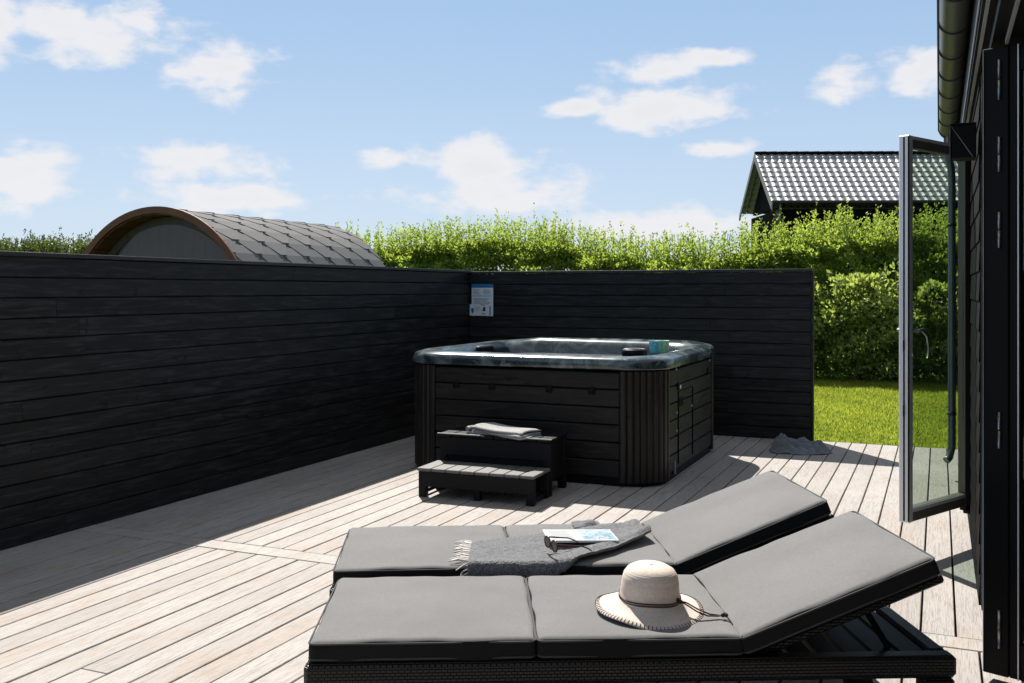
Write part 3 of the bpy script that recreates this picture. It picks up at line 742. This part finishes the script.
# straw hat
hp = at(649, 610, .425)
hat = empty('straw_hat', (hp.x, hp.y, CT+.003), YAW); tag(hat, 'pale straw sun hat with brown cord lying on the nearest lounger', 'hat')
def warp(p, th):
    r_ = math.hypot(p.x, p.y)
    if r_ > .095: k = (r_-.095)/.075; p = p + Vector((0,0,.006*math.sin(2*th+.6)*k + .003*math.sin(5*th)*k - .003*k))
    return p
prof = [(.172,.012),(.170,.0155),(.150,.019),(.125,.026),(.105,.036),(.097,.046),(.0945,.060),(.0925,.080),(.0905,.100),(.086,.120),(.075,.136),(.057,.146),(.034,.1505),(.012,.152),(.0,.1522)]
inner = [(r_-.003 if r_ < .17 else r_-.001, z-.003) for r_, z in prof]
q = MB(); q.lathe(prof+inner[::-1]+[prof[0]], n=64, warp=warp); hb = q.build('hat_body', M['straw'], hat); hb.rotation_euler = (R(3),R(2),0); hb.location = (0,0,.0)
q = MB()
for k in range(2): q.tube([(.0975*math.cos(a)*1.0,.0975*math.sin(a),.046+.007*k+.003*math.sin(3*a)) for a in [2*math.pi*i/40 for i in range(40)]], .0024, 6, closed=True)
cd = q.build('hat_cord', M['cord'], hat); cd.rotation_euler = hb.rotation_euler; cd.location = hb.location
q = MB(); q.tube([(.082,-.055,.050),(.105,-.066,.042),(.14,-.078,.022),(.172,-.080,.010),(.205,-.070,.006),(.225,-.064,.007)], .0024, 6)
q.tube([(.082,-.055,.050),(.110,-.058,.044),(.145,-.068,.026),(.180,-.070,.012),(.210,-.062,.006),(.228,-.060,.007)], .0024, 6); q.build('cord_tail', M['cord'], hat)
for p in ((.083,-.056,.052),(.091,-.060,.047),(.228,-.062,.009),(.222,-.068,.008),(.232,-.068,.008)):
    q = MB(); q.lathe([(0,-.007),(.005,-.005),(.0072,0),(.005,.005),(0,.007)], n=12); q.build('bead', M['bead'], hat, p)
q = MB()
for k in range(84):
    a = 2*math.pi*k/84; pr = warp(Vector((.171*math.cos(a),.171*math.sin(a),.0145)), a); pi_ = warp(Vector((.159*math.cos(a),.159*math.sin(a),.0195)), a)
    q.tube([pi_, pr+Vector((0,0,.0015)), pr*1.012+Vector((0,0,-.004))], .0011, 4)
sx_ = q.build('brim_stitching', M['bead'], hat); sx_.rotation_euler = hb.rotation_euler; sx_.location = hb.location

# ---------------------------------------------------------------- holiday house on the right
HX, HY1 = .165, 8.42
hs = empty('holiday_house', (HX,HY1,0)); tag(hs, 'black boarded holiday house with grey gutter along the right side', 'house')
def HB(lo, hi, mb, **k): mb.box((lo[0]-HX,lo[1]-HY1,lo[2]), (hi[0]-HX,hi[1]-HY1,hi[2]), **k)
for (ya, yb) in ((4.86,8.42),(-3.0,-1.6)):
    p = MB()
    z = .03; i = 0
    while z < 2.42:
        z1 = min(z+.137, 2.43); d = .0
        # lapped boards, each leaning out at its foot so that the edge line is stepped
        a = (HX-HX, z); vs = []
        prof = [(.026,z),(-.001,z),(-.002,z+.005),(.004,z1),(.026,z1)]
        vs = [(x_, ya-HY1, zz) for x_, zz in prof]+[(x_, yb-HY1, zz) for x_, zz in prof]; m_ = 5
        p.add(vs, [tuple(range(m_)), tuple(reversed(range(m_,2*m_)))]+[(k,(k+1)%m_,m_+(k+1)%m_,m_+k) for k in range(m_)])
        z += .137
    p.build('facade_boards', M['facade'], hs)
p = MB()
HB((HX+.027,4.86,.0),(HX+.25,8.42,2.43),p); HB((HX+.027,-3,.0),(HX+.25,-1.6,2.43),p)
HB((HX+.251,8.20,.0),(6.5,8.42,2.43),p); HB((HX+.251,-3,.0),(6.5,-2.8,2.43),p); HB((6.25,-2.79,.0),(6.5,8.19,2.43),p)
p.build('outer_wall', M['facade'], hs)
p = MB(); HB((HX+.252,-2.79,2.40),(6.24,8.19,2.429),p); p.build('ceiling', M['room'], hs)
# eave: soffit, fascia, roof
p = MB(); HB((.135,-3.2,2.432),(6.5,8.55,2.452),p); p.build('soffit', M['plain_black'], hs)
p = MB(); HB((.132,-3.2,2.455),(.157,8.55,2.72),p,bev=.003); p.build('fascia', M['plain_black'], hs)
p = MB(); vs = []
for (x_, z_) in ((.02,2.735),(3.4,3.85),(6.8,2.735),(6.8,2.69),(3.4,3.80),(.02,2.70)): vs.append((x_-HX,-3.25-HY1,z_))
vs += [(a, 8.60-HY1, c_) for a, _, c_ in vs]
p.add(vs, [tuple(range(6)),tuple(reversed(range(6,12)))]+[(k,(k+1)%6,6+(k+1)%6,6+k) for k in range(6)]); p.build('roof', M['plain_black'], hs)
for ye in (-3.15, 8.45):
    p = MB(); pl = [(.16,2.454),(6.45,2.454),(6.45,2.72),(3.4,3.79),(.16,2.72)]
    p.prism([(a-HX,c_) for a,c_ in pl], 0, .05, fn=lambda x_,y_,z_,ye=ye:(x_,ye-HY1+z_,y_)); p.build('gable_wall', M['facade'], hs)
# light trims below the eave
p = MB(); HB((.146,-3,2.424),(.158,8.42,2.4315),p); HB((.128,-3,2.455),(.1315,8.42,2.475),p); p.build('trim_strip', M['strip'], hs)
p = MB(); HB((.222,-1.6,2.352),(.232,4.0,2.372),p); p.build('door_head_strip', M['strip'], hs)
p = MB(); HB((.18,-1.6,2.373),(.42,4.86,2.431),p); p.build('door_lintel', M['plain_black'], hs)
# gutter: half round trough with brackets
gc = (.063,2.690); gr = .063
p = MB(); NY = 2; prof = [(gc[0]-gr*math.cos(a), gc[1]-gr*math.sin(a)) for a in [math.pi*i/16 for i in range(17)]]
prof_in = [(gc[0]-(gr-.003)*math.cos(a), gc[1]-(gr-.003)*math.sin(a)) for a in [math.pi*i/16 for i in range(17)]][::-1]
pl = prof+prof_in; yA, yB = -3.2, 8.30; vs = [(a-HX,yA-HY1,c_) for a,c_ in pl]+[(a-HX,yB-HY1,c_) for a,c_ in pl]; m_ = len(pl)
p.add(vs, [(k,(k+1)%m_,m_+(k+1)%m_,m_+k) for k in range(m_)], smooth=True)
p.prism([(a-HX,c_) for a,c_ in prof], 0, .004, fn=lambda x_,y_,z_:(x_,yB-HY1+z_,y_))
gut = p.build('gutter', M['gutter'], hs)
p = MB(); p.tube([(gc[0]-gr-HX-.003,yA-HY1,gc[1]+.004),(gc[0]-gr-HX-.003,yB-HY1,gc[1]+.004)], .0065, 8); p.build('gutter_bead', M['gdark'], gut)
y = 8.2
while y > -3:
    p = MB(); p.tube([(gc[0]-(gr+.003)*math.cos(a)-HX, y-HY1, gc[1]-(gr+.003)*math.sin(a)) for a in [math.pi*i/14 for i in range(15)]]+[(.13-HX,y-HY1,gc[1]+.0)], .005, 6)
    p.build('bracket', M['gdark'], gut); y -= .55
p = MB(); px_, py_ = .060, 8.22
p.tube([(px_-HX,py_-HY1,2.63),(px_-HX,py_-HY1,2.50),(px_+.025-HX,py_-HY1,2.38),(px_+.03-HX,py_-HY1,2.25),(px_+.03-HX,py_-HY1,.24),(px_+.01-HX,py_-HY1-.02,.16),(px_-.01-HX,py_-HY1-.04,.14)], .028, 16)
dp = p.build('downpipe', M['pipe'], hs)
for zz in (.5,1.95): p = MB(); p.lathe([(.029,-.012),(.032,-.012),(.032,.012),(.029,.012)], c=(px_+.03-HX,py_-HY1,zz), n=16); p.build('pipe_clip', M['gdark'], dp)
# near black door leaf with hinges, standing open at the jamb
a0, a1 = Vector((.148,4.02,0)), Vector((1.084,3.67,0)); d_ = (a1-a0).normalized(); ang = math.atan2(d_.y, d_.x)
def leaf(name, origin, ang, build): 
    e = bpy.data.objects.new(name, None); C.objects.link(e); e.parent = hs; e.location = (origin.x-HX, origin.y-HY1, origin.z); e.rotation_euler = (0,0,ang); return e
p = MB(); p.box((0,0,.03),(.090,.055,2.345),bev=.003); p.box((.0915,.006,.03),(.13,.05,2.345),bev=.002)
p.box((.131,.0,.03),(.50,.05,.16),bev=.002); p.box((.131,.0,2.25),(.50,.05,2.345),bev=.002)
nd = p.build('door_leaf', M['plain_black'], hs, (a0.x-HX,a0.y-HY1,0), (0,0,ang))
p = MB(); p.box((.131,.02,.161),(.50,.026,2.249)); p.build('pane', M['darkglass'], nd)
p = MB(); p.box((.121,-.002,.03),(.125,.0055,2.345)); p.build('edge_strip', M['alu'], nd)
p = MB(); p.tube([(.004,-.004,.04),(.004,-.004,2.34)], .0022, 6); p.build('edge_bead', M['steel'], nd)
for v0, v1 in ((60,100),(137,172),(212,248),(412,448),(610,648)):
    zc = 1.45-((v0+v1)/2-290)*3.58/F; p = MB(); hh = (v1-v0)/2*3.58/F
    p.tube([(.060,-.006,zc-hh),(.060,-.006,zc-.002)], .0052, 10); p.tube([(.060,-.006,zc+.002),(.060,-.006,zc+hh)], .0052, 10); p.build('hinge', M['steel'], nd)
# jamb return behind it
p = MB(); HB((.172,4.785,.03),(.42,4.858,2.43),p); p.build('door_jamb', M['plain_black'], hs)
# interior: floor, back of room stays dark; fixed glazing of the opening
p = MB(); HB((.43,-2.79,.004),(6.24,8.19,.03),p); HB((.20,-1.59,.004),(.428,4.78,.03),p) if False else None; p.build('room_floor', M['room'], hs)
# open glass door leaf
dh = Vector((.172,6.34,.0)); df = Vector((-.176,5.655,.0)); dd = (df-dh); DL = dd.length; da = math.atan2(dd.y, dd.x)
zb, zt = .195, 2.285
p = MB(); fw = .055
p.box((0,-.022,zb),(fw+.06,.022,zt),bev=.002); p.box((fw+.061,-.021,zb),(DL-fw-.001,.021,zb+.075),bev=.002); p.box((fw+.061,-.021,zt-.065),(DL-fw-.001,.021,zt),bev=.002)
gd = p.build('glass_door', M['alu_dark'], hs, (dh.x-HX,dh.y-HY1,0), (0,0,da))
p = MB(); p.box((DL-fw,-.024,zb),(DL-.034,.024,zt),bev=.002); p.box((DL-.0335,-.030,zb),(DL-.004,.030,zt),bev=.004); p.build('leading_stile', M['alu'], gd)
p = MB(); p.box((DL-.0035,-.003,zb+.01),(DL-.0010,.005,zt-.01)); p.box((DL-.0338,-.0305,zb+.01),(DL-.031,-.0245,zt-.01)); p.box((DL-.0038,.0245,zb+.01),(DL+.001,.032,zt-.01)); p.build('weather_seal', M['plain_black'], gd)
p = MB(); p.box((fw+.061,.006,zb+.076),(DL-fw-.001,.012,zt-.066)); p.build('pane', M['glass'], gd)
for za_, zb_ in ((zb+.052,zb+.072),(zt-.02,zt-.004)):
    p = MB(); p.box((fw+.062,.0225,za_),(DL-fw,.0245,zb_)); p.build('glazing_bead', M['alu'], gd)
hx = DL-.075; p = MB()
p.tube([(DL-.05,.026,1.23),(DL-.05,.060,1.23),(DL-.075,.066,1.235),(DL-.125,.066,1.20),(DL-.145,.066,1.13),(DL-.14,.064,1.08)], [.009,.009,.009,.008,.0075,.007], 10)
p.tube([(DL-.05,-.026,1.23),(DL-.05,-.060,1.23),(DL-.075,-.066,1.235),(DL-.125,-.066,1.20),(DL-.145,-.066,1.13),(DL-.14,-.064,1.08)], [.009,.009,.009,.008,.0075,.007], 10); p.build('handle', M['steel'], gd)
for zz in (.40,1.25,2.1): p = MB(); p.tube([(.0,.028,zz-.05),(.0,.028,zz+.05)], .008, 10); p.build('hinge', M['steel'], gd)
p = MB(); p.box((.02,-.02,zb-.03),(.10,.02,zb-.001),bev=.003); p.box((-.01,-.02,zb-.055),(.06,.02,zb-.031),bev=.003); p.build('hinge_arm', M['plain_black'], gd)
for zz in (1.15,.8): p = MB(); p.box((DL-.0003,-.003,zz-.03),(DL+.002,.006,zz+.03)); p.build('lock_plate', M['plain_black'], gd)

# wedge wall lamp beside the opening
lm = empty('wall_lamp', (.154,4.93,2.05)); tag(lm, 'black wedge-shaped outdoor lamp fixed on the dark house wall', 'lamp')
p = MB(); p.box((-.104,-.065,.0),(.0,.065,.150),bev=.003); p.build('lamp_body', M['plain_black'], lm)
p = MB(); p.box((-.108,-.068,.152),(.0,.068,.158)); p.box((-.1085,-.0675,-.004),(-.1055,.0675,.1505)); p.build('lamp_shade', M['plain_black'], lm)
p = MB(); p.tube([(-.103,-.066,.146),(-.015,-.066,.004)], .0018, 5); p.build('lamp_edge', M['steel'], lm)

# ---------------------------------------------------------------- barrel sauna beyond the left wall
sr = empty('barrel_sauna', (-5.95,6.2,0)); tag(sr, 'barrel sauna with shingled round roof and brown rim behind the left wall', 'sauna')
SR, SZ, SLn = 1.0, 1.12, 2.25
p = MB(); n = 40
for k in range(n):      # staves
    a, c_ = 2*math.pi*k/n+.004, 2*math.pi*(k+1)/n-.004
    q4 = [((SR-.045)*math.cos(a),SZ+(SR-.045)*math.sin(a)),(SR*math.cos(a),SZ+SR*math.sin(a)),(SR*math.cos(c_),SZ+SR*math.sin(c_)),((SR-.045)*math.cos(c_),SZ+(SR-.045)*math.sin(c_))]
    p.prism(q4, 0, SLn, fn=lambda x_,y_,z_:(x_,z_,y_))
p.build('stave_shell', M['sauna_wood'], sr)
p = MB(); nn = 60; R0, R1 = SR-.034, SR+.022
for k in range(nn):
    a, c_ = R(-20)+R(220)*k/nn, R(-20)+R(220)*(k+1)/nn
    p.prism([(R0*math.cos(a),SZ+R0*math.sin(a)),(R1*math.cos(a),SZ+R1*math.sin(a)),(R1*math.cos(c_),SZ+R1*math.sin(c_)),(R0*math.cos(c_),SZ+R0*math.sin(c_))], -.022, -.001, tone=(.5,.5,.5), fn=lambda x_,y_,z_:(x_,z_,y_))
p.build('front_rim', M['sauna_wood'], sr)
for yy in (.16, SLn-.05):
    p = MB(); x_ = -.95
    while x_ < .94:
        w_ = .118; xa, xb = x_, min(x_+w_, .94); h_ = lambda xx: math.sqrt(max(0,(SR-.05)**2-xx*xx))
        vs = [(xa,yy,SZ-h_(xa)),(xb,yy,SZ-h_(xb)),(xb,yy,SZ+h_(xb)),(xa,yy,SZ+h_(xa))]; vs += [(a,yy+.035,c_) for a,_,c_ in vs]
        p.add(vs, [(0,1,2,3),(7,6,5,4),(0,4,5,1),(1,5,6,2),(2,6,7,3),(3,7,4,0)]); x_ += w_+.003
    p.build('end_wall', M['sauna_front'], sr)
p = MB(); arc = [(.83*math.cos(R(180*k/24)), SZ+.10+.78*math.sin(R(180*k/24))) for k in range(25)]
p.prism(arc, .140, .150, fn=lambda x_,y_,z_:(x_,z_,y_)); p.build('half_moon_window', glass_mat('sauna_window', (.85,.82,.80), .6), sr)
p = MB(); th_step = .150/SR; row = 0; a = R(-12)
TWd = .333
# underlay
for k in range(48):
    aa, ab = R(-14)+R(208)*k/48, R(-14)+R(208)*(k+1)/48; rr = SR+.004
    p.add([(rr*math.cos(aa),.0,SZ+rr*math.sin(aa)),(rr*math.cos(aa),SLn+.03,SZ+rr*math.sin(aa)),(rr*math.cos(ab),SLn+.03,SZ+rr*math.sin(ab)),(rr*math.cos(ab),.0,SZ+rr*math.sin(ab))], [(3,2,1,0)], tone=(0,0,0))
nrow = 13
for side in (-1, 1):
    for row in range(nrow):
        top_a = row*th_step; bot = row*th_step + th_step*1.0
        off = (row % 2)*TWd/2
        y_ = -TWd + off
        while y_ < SLn+.03:
            # hexagonal tab: runs from the course line down; flat bottom with slanting sides
            poly = [(y_,-.62),(y_+TWd,-.62),(y_+TWd,0.0),(y_+TWd*.63,1.0),(y_+TWd*.37,1.0),(y_,0.0)]
            dz = .006+.006
            tn = (random.random(),0,0)
            ncut = 5; vs_t = []; 
            def P3(yy, k, r_):
                th = math.pi/2 - side*(top_a + th_step*k*1.0); yy = min(max(yy, -.02), SLn+.03); return (r_*math.cos(th), yy, SZ+r_*math.sin(th))
            def rad(k): return SR+.008+.009*(k+.62)/1.62
            vs = [P3(yy,k,rad(k)) for yy,k in poly] + [P3(yy,k,rad(k)-.007) for yy,k in poly]
            f_top = (0,1,2,5),(5,2,3,4)
            fs = [(0,5,2,1),(5,4,3,2)] + [(i,6+i,6+(i+1)%6,(i+1)%6) for i in range(1,6)]
            if side < 0: fs = [tuple(reversed(q_)) for q_ in fs]
            p.add(vs, fs, tone=tn)
            y_ += TWd
p.build('shingle_roof', M['shingle'], sr)
for yy in (.35, SLn-.35): p = MB(); p.box((-.75,yy-.05,LZ),(.75,yy+.05,.35)); p.build('cradle', M['sauna_wood'], sr)

# ---------------------------------------------------------------- neighbour's house
T1 = 36.0
nh = empty('neighbour_house', C2W(9.60,T1,LZ), YAW-R(1)); tag(nh, 'dark neighbouring house with glazed tile roof rising behind the hedge', 'house')
EZ, RZ, HWd = 4.72-LZ, 6.86-LZ, 2.65; LEN = 16
ex = [0]
p = MB(); p.box((.45,.35,0),(LEN,2*HWd-.05,EZ-.25)); pl = [(.35,EZ-.149),(2*HWd-.35,EZ-.149),(HWd,RZ-.22)]
p.prism(pl, .45, .60, fn=lambda x_,y_,z_:(z_,x_,y_)); p.prism(pl, LEN-.15, LEN, fn=lambda x_,y_,z_:(z_,x_,y_)); p.build('wall', M['facade'], nh)
p = MB(); rows, TW2 = 10, .285; slope = math.hypot(HWd, RZ-EZ); per = slope/rows
for side in (0, 1):
    ncol = int(LEN/TW2)*8
    for rw in range(rows):
        vs = []; 
        for e_ in (0,1):
            for i in range(ncol+1):
                xx = i*TW2/8; ph = (xx/TW2) % 1; hgt = .015*math.sin(2*math.pi*ph)+.005*math.sin(4*math.pi*ph+.6)
                tq = (rw+ (0 if e_ == 0 else 1.0))*per; lift = .026 if e_ == 0 else .0
                curl = .05*math.sin(2*math.pi*ph)*(1 if e_ == 0 else 0)
                yy = HWd*tq/slope - (curl*.8 if e_ == 0 else 0); zz = EZ+(RZ-EZ)*tq/slope + hgt + lift
                if side: yy = 2*HWd-yy
                vs.append((xx,yy,zz))
        base = [(v_[0],v_[1],v_[2]-.075) for v_ in vs[:ncol+1]]
        fs = [(i,i+1,ncol+1+i+1,ncol+1+i) for i in range(ncol)]
        fs2 = [(2*(ncol+1)+i, 2*(ncol+1)+i+1, i+1, i) for i in range(ncol)]
        if side: fs = [tuple(reversed(q_)) for q_ in fs]; fs2 = [tuple(reversed(q_)) for q_ in fs2]
        p.add(vs+base, fs+fs2, smooth=False)
tr = p.build('tile_roof', M['tile'], nh)
p = MB(); x_ = 0
while x_ < LEN: p.tube([(x_,HWd,RZ+.005),(x_+.44,HWd,RZ+.02)], .085, 10); x_ += .42
p.build('ridge_tile', M['facade'], tr)
for sx_ in (0, LEN-.03):
    for sd in (0, 1):
        y0_, y1_ = (-.12, HWd) if sd == 0 else (2*HWd+.12, HWd); z0_ = EZ-.12*(RZ-EZ)/HWd
        p = MB(); pl = [(y0_,z0_-.02),(y1_,RZ-.02),(y1_,RZ-.28),(y0_,z0_-.24)]
        p.prism(pl, sx_-.03, sx_+.01, fn=lambda a_,c_,z_:(z_,a_,c_)); p.build('barge_board', M['board'], nh)
p = MB(); p.tube([(0,-.09,EZ-.02),(LEN,-.09,EZ-.02)], .065, 10); p.build('gutter', M['gdark'], nh)
p = MB(); p.tube([(.35,-.05,EZ-.05),(.40,.28,EZ-.35),(.40,.28,.1)], .045, 8); p.build('downpipe', M['pipe'], nh)
for xx in (3.6, 7.5):
    fr = MB(); fr.box((xx,.29,1.1),(xx+1.2,.348,2.3),bev=.01); fo = fr.build('window', M['board'], nh)
    pn = MB(); pn.box((xx+.07,.28,1.17),(xx+1.13,.289,2.23)); pn.build('pane', M['darkglass'], fo)

# ---------------------------------------------------------------- foliage
def leaf_mesh(name, centers, dirs, size, tones, mt, parent=None, aspect=.5, fold=.15, loc=None):
    n = len(centers); centers = np.asarray(centers); d = dirs/np.linalg.norm(dirs, axis=1, keepdims=True)
    rnd = rng.normal(size=(n,3)); side = np.cross(d, rnd); side /= np.linalg.norm(side, axis=1, keepdims=True)
    nrm = np.cross(d, side); L = size[:,None]
    p0 = centers; p2 = centers + d*L; mid = centers + d*L*.45 + nrm*L*.06
    p1 = mid + side*L*aspect*.5 + nrm*L*fold; p3 = mid - side*L*aspect*.5 + nrm*L*fold
    V = np.stack([p0,p1,p2,p3], axis=1).reshape(-1,3)
    me = bpy.data.meshes.new(name); me.vertices.add(4*n); me.vertices.foreach_set('co', V.astype(np.float32).ravel())
    idx = np.arange(4*n).reshape(n,4); tri = np.concatenate([idx[:,[0,1,2]], idx[:,[0,2,3]]], axis=1).reshape(-1)
    me.loops.add(6*n); me.loops.foreach_set('vertex_index', tri.astype(np.int32))
    me.polygons.add(2*n); me.polygons.foreach_set('loop_start', (np.arange(2*n)*3).astype(np.int32))
    me.update(calc_edges=True)
    ca = me.color_attributes.new('tone', 'FLOAT_COLOR', 'CORNER')
    t = np.repeat(np.clip(tones,0,1), 6); arr = np.stack([t,t,t,np.ones_like(t)], axis=1).astype(np.float32); ca.data.foreach_set('color', arr.ravel())
    me.materials.append(mt)
    o = bpy.data.objects.new(name, me); C.objects.link(o)
    if parent: o.parent = parent
    return o
def smooth1(x, seed, f): return np.sin(x*f+seed)*.5+np.sin(x*f*2.3+seed*1.7)*.3+np.sin(x*f*5.1+seed*2.9)*.2
def hedge(xa, xb, yc, hgt, depth, n, leaf, mt, name, label, seed, shoots=True, bright=.55, profile=False):
    r = empty(name, ((xa+xb)/2, yc, LZ)); tag(r, label, 'hedge')
    ox, oy, oz = r.location
    x = rng.uniform(xa, xb, n); 
    PX = [-12.6,-11.2,-9.5,-8.3,-7.2,-6.1,-4.1,-3.0,-2.3,-.6,3.2]; PH = [2.75,2.74,2.86,2.92,2.78,2.55,2.42,2.62,2.80,2.82,2.80]
    base_h = (lambda q_: np.interp(q_, PX, PH)-LZ) if profile else (lambda q_: np.full(np.shape(q_), hgt))
    ht = lambda q_: base_h(q_) + .05*smooth1(q_, seed, 1.9) + .07*smooth1(q_, seed+2, 4.7)
    top = ht(x) - (.45 if shoots else 0)
    # most leaves near front face, top; some inside
    k = rng.random(n); zf = rng.random(n)
    bul = .16*smooth1(x, seed+1, 2.1)+.24*np.sin(zf*9.5+1.5*np.sin(x*1.7+seed))*np.sin(x*4.3+zf*5+seed)+.12*np.sin(zf*21+x*9)-.45*(1-zf)
    yfront = yc-depth/2+bul
    y = np.where(k < .45, yfront+np.abs(rng.normal(0,.16,n)), rng.uniform(yc-depth/2, yc+depth/2, n))
    z = np.where(k < .45, zf**.85*top, np.where(k < .62, top-np.abs(rng.normal(0,.22,n)), rng.random(n)*top))
    # shrink towards the top to round the shoulder
    sh = np.clip((z-(top-.35))/.35, 0, 1); y = y + sh**2*.25*(yc-y)
    # clumps: push leaves toward twig clusters
    cx = np.round(x/.16)*.16; cz = np.round(z/.16)*.16
    jit = np.sin(cx*37.1+cz*91.7+seed)*.5+.5
    cl = .35*(jit > .3); x += (cx-x)*cl*.6; z += (cz-z)*cl*.6; y += (jit-.5)*.22
    dirs = np.stack([rng.normal(0,.6,n), rng.normal(-.35,.5,n), rng.normal(.45,.5,n)], axis=1)
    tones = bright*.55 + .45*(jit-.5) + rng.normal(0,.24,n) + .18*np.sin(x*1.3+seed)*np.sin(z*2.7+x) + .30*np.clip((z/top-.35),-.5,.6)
    cen = np.stack([x-ox,y-oy,z], axis=1); size = rng.uniform(.65,1.35,n)*leaf
    gap = np.sin(x*11+2*np.sin(z*7))*np.sin(z*13+x*3)+.5*np.sin(x*29+z*17); keep = (k >= .45) | (gap > -.30)
    cen, dirs, size, tones = cen[keep], dirs[keep], size[keep], tones[keep]
    if shoots:
        m_ = int((xb-xa)*115); ex, ed, es, et = [], [], [], []
        for i in range(m_):
            sx0 = rng.uniform(xa,xb); tp = float(ht(sx0))-.26
            h_ = abs(rng.normal(.16,.13))+.06; sy0 = rng.uniform(yc-depth*.4,yc+depth*.4); lean = rng.normal(0,.12,2)
            for q_ in range(int(16+h_*40)):
                t_ = rng.random(); ex.append((sx0+lean[0]*h_*t_+rng.normal(0,.012)-ox, sy0+lean[1]*h_*t_-oy, tp-.60+(h_+.60)*t_))
                ed.append((rng.normal(0,.7), rng.normal(0,.7), .75)); es.append(leaf*rng.uniform(.6,1.15)*(1.15-.45*t_)); et.append(bright+.10+.16*math.sin(sx0*2.1)+rng.normal(0,.22))
        cen = np.concatenate([cen, np.array(ex)]); dirs = np.concatenate([dirs, np.array(ed)]); size = np.concatenate([size, np.array(es)]); tones = np.concatenate([tones, np.array(et)])
    leaf_mesh('foliage', cen, dirs, size, tones, mt, r)
    s_ = MB(); xx = xa+.2
    while xx < xb:
        for j in range(3):
            bx_, by_ = xx+random.uniform(-.1,.1), yc+random.uniform(-.2,.2); tx = bx_+random.uniform(-.3,.3)
            s_.tube([(bx_-ox,by_-oy,0),((bx_+tx)/2-ox,by_-oy+random.uniform(-.1,.1),hgt*.5),(tx-ox,by_-oy+random.uniform(-.15,.15),hgt*.93)], [.018,.012,.004], 5)
        xx += .45
    s_.build('stems', M['twig'], r)
    return r
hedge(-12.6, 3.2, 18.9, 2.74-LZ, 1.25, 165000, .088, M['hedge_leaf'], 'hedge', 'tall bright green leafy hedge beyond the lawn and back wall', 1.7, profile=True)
hedge(-33, -15.5, 21.5, 3.05, 1.6, 42000, .12, M['far_leaf'], 'hedge', 'dark green hedge in the distance left of the sauna', 5.2, True, .2)

def bush(x, y, rx, ry, h, n, leaf, mt, name, label, group=None):
    r = empty(name, (x,y,LZ)); tag(r, label, 'bush', group)
    k = rng.normal(size=(n,3)); k /= np.linalg.norm(k,axis=1,keepdims=True); k *= (.45+.62*rng.random(n)**.6)[:,None]
    lump = 1+.26*np.sin(k[:,0]*5+x)*np.sin(k[:,2]*6+1)+.1*np.sin(k[:,0]*13)*np.sin(k[:,2]*11)
    cen = np.stack([k[:,0]*rx*lump, k[:,1]*ry*lump, h*.5+k[:,2]*h*.52*lump], axis=1); cen[:,2] = np.maximum(cen[:,2], .03)
    j = np.sin(np.round(cen[:,0]/.13)*37.1+np.round(cen[:,2]/.13)*51.7)*.5+.5
    cen[:,1] -= (j-.5)*.14
    dirs = k*.6+rng.normal(0,.6,(n,3)); dirs[:,2] += .2
    leaf_mesh('foliage', cen, dirs, rng.uniform(.6,1.3,n)*leaf, .38+.35*(j-.5)+rng.normal(0,.25,n)+.28*(k[:,2]), mt, r, aspect=.6)
    s_ = MB()
    for i in range(9):
        a_ = random.uniform(0,6.28); s_.tube([(0.1*math.cos(a_),.1*math.sin(a_),0),(rx*.3*math.cos(a_),ry*.3*math.sin(a_),h*.45),(rx*.6*math.cos(a_),ry*.6*math.sin(a_),h*.85)], [.02,.012,.004], 5)
    s_.build('stems', M['twig'], r)
bush(-2.55, 17.75, 1.05, .55, 1.75, 7500, .085, M['bush_leaf'], 'bush', 'pale-leaved bush low before the hedge, next to the wall end')
bush(-1.15, 17.65, 1.05, .55, 1.85, 7500, .085, M['bush_leaf'], 'bush', 'pale-leaved bush before the hedge, left of the glass door stile')
bush(.35, 17.75, 1.0, .55, 1.7, 7000, .085, M['bush_leaf'], 'bush', 'pale-leaved bush before the hedge, seen through the glass door')

# lawn grass blades
n = 150000; gx = rng.uniform(-4.6, 2.6, n); gy = 9.74 + (17.9-9.74)*rng.random(n)
tn = .45 + .28*np.sin(gx*2.1+1)*np.sin(gy*1.3) + .22*np.sin(gx*6+gy*4.4) + rng.normal(0,.22,n)
gm = leaf_mesh('grass', np.stack([gx,gy,np.full(n,LZ-.005)],axis=1), np.stack([rng.normal(0,.45,n),rng.normal(0,.45,n),np.ones(n)],axis=1), rng.uniform(.03,.065,n), tn, M['blade'], None, aspect=.16, fold=.05)
tag(gm, kind='stuff', label='short sunlit grass on the lawn beyond the deck', cat='grass')
S.render.resolution_x, S.render.resolution_y = 1024, 683
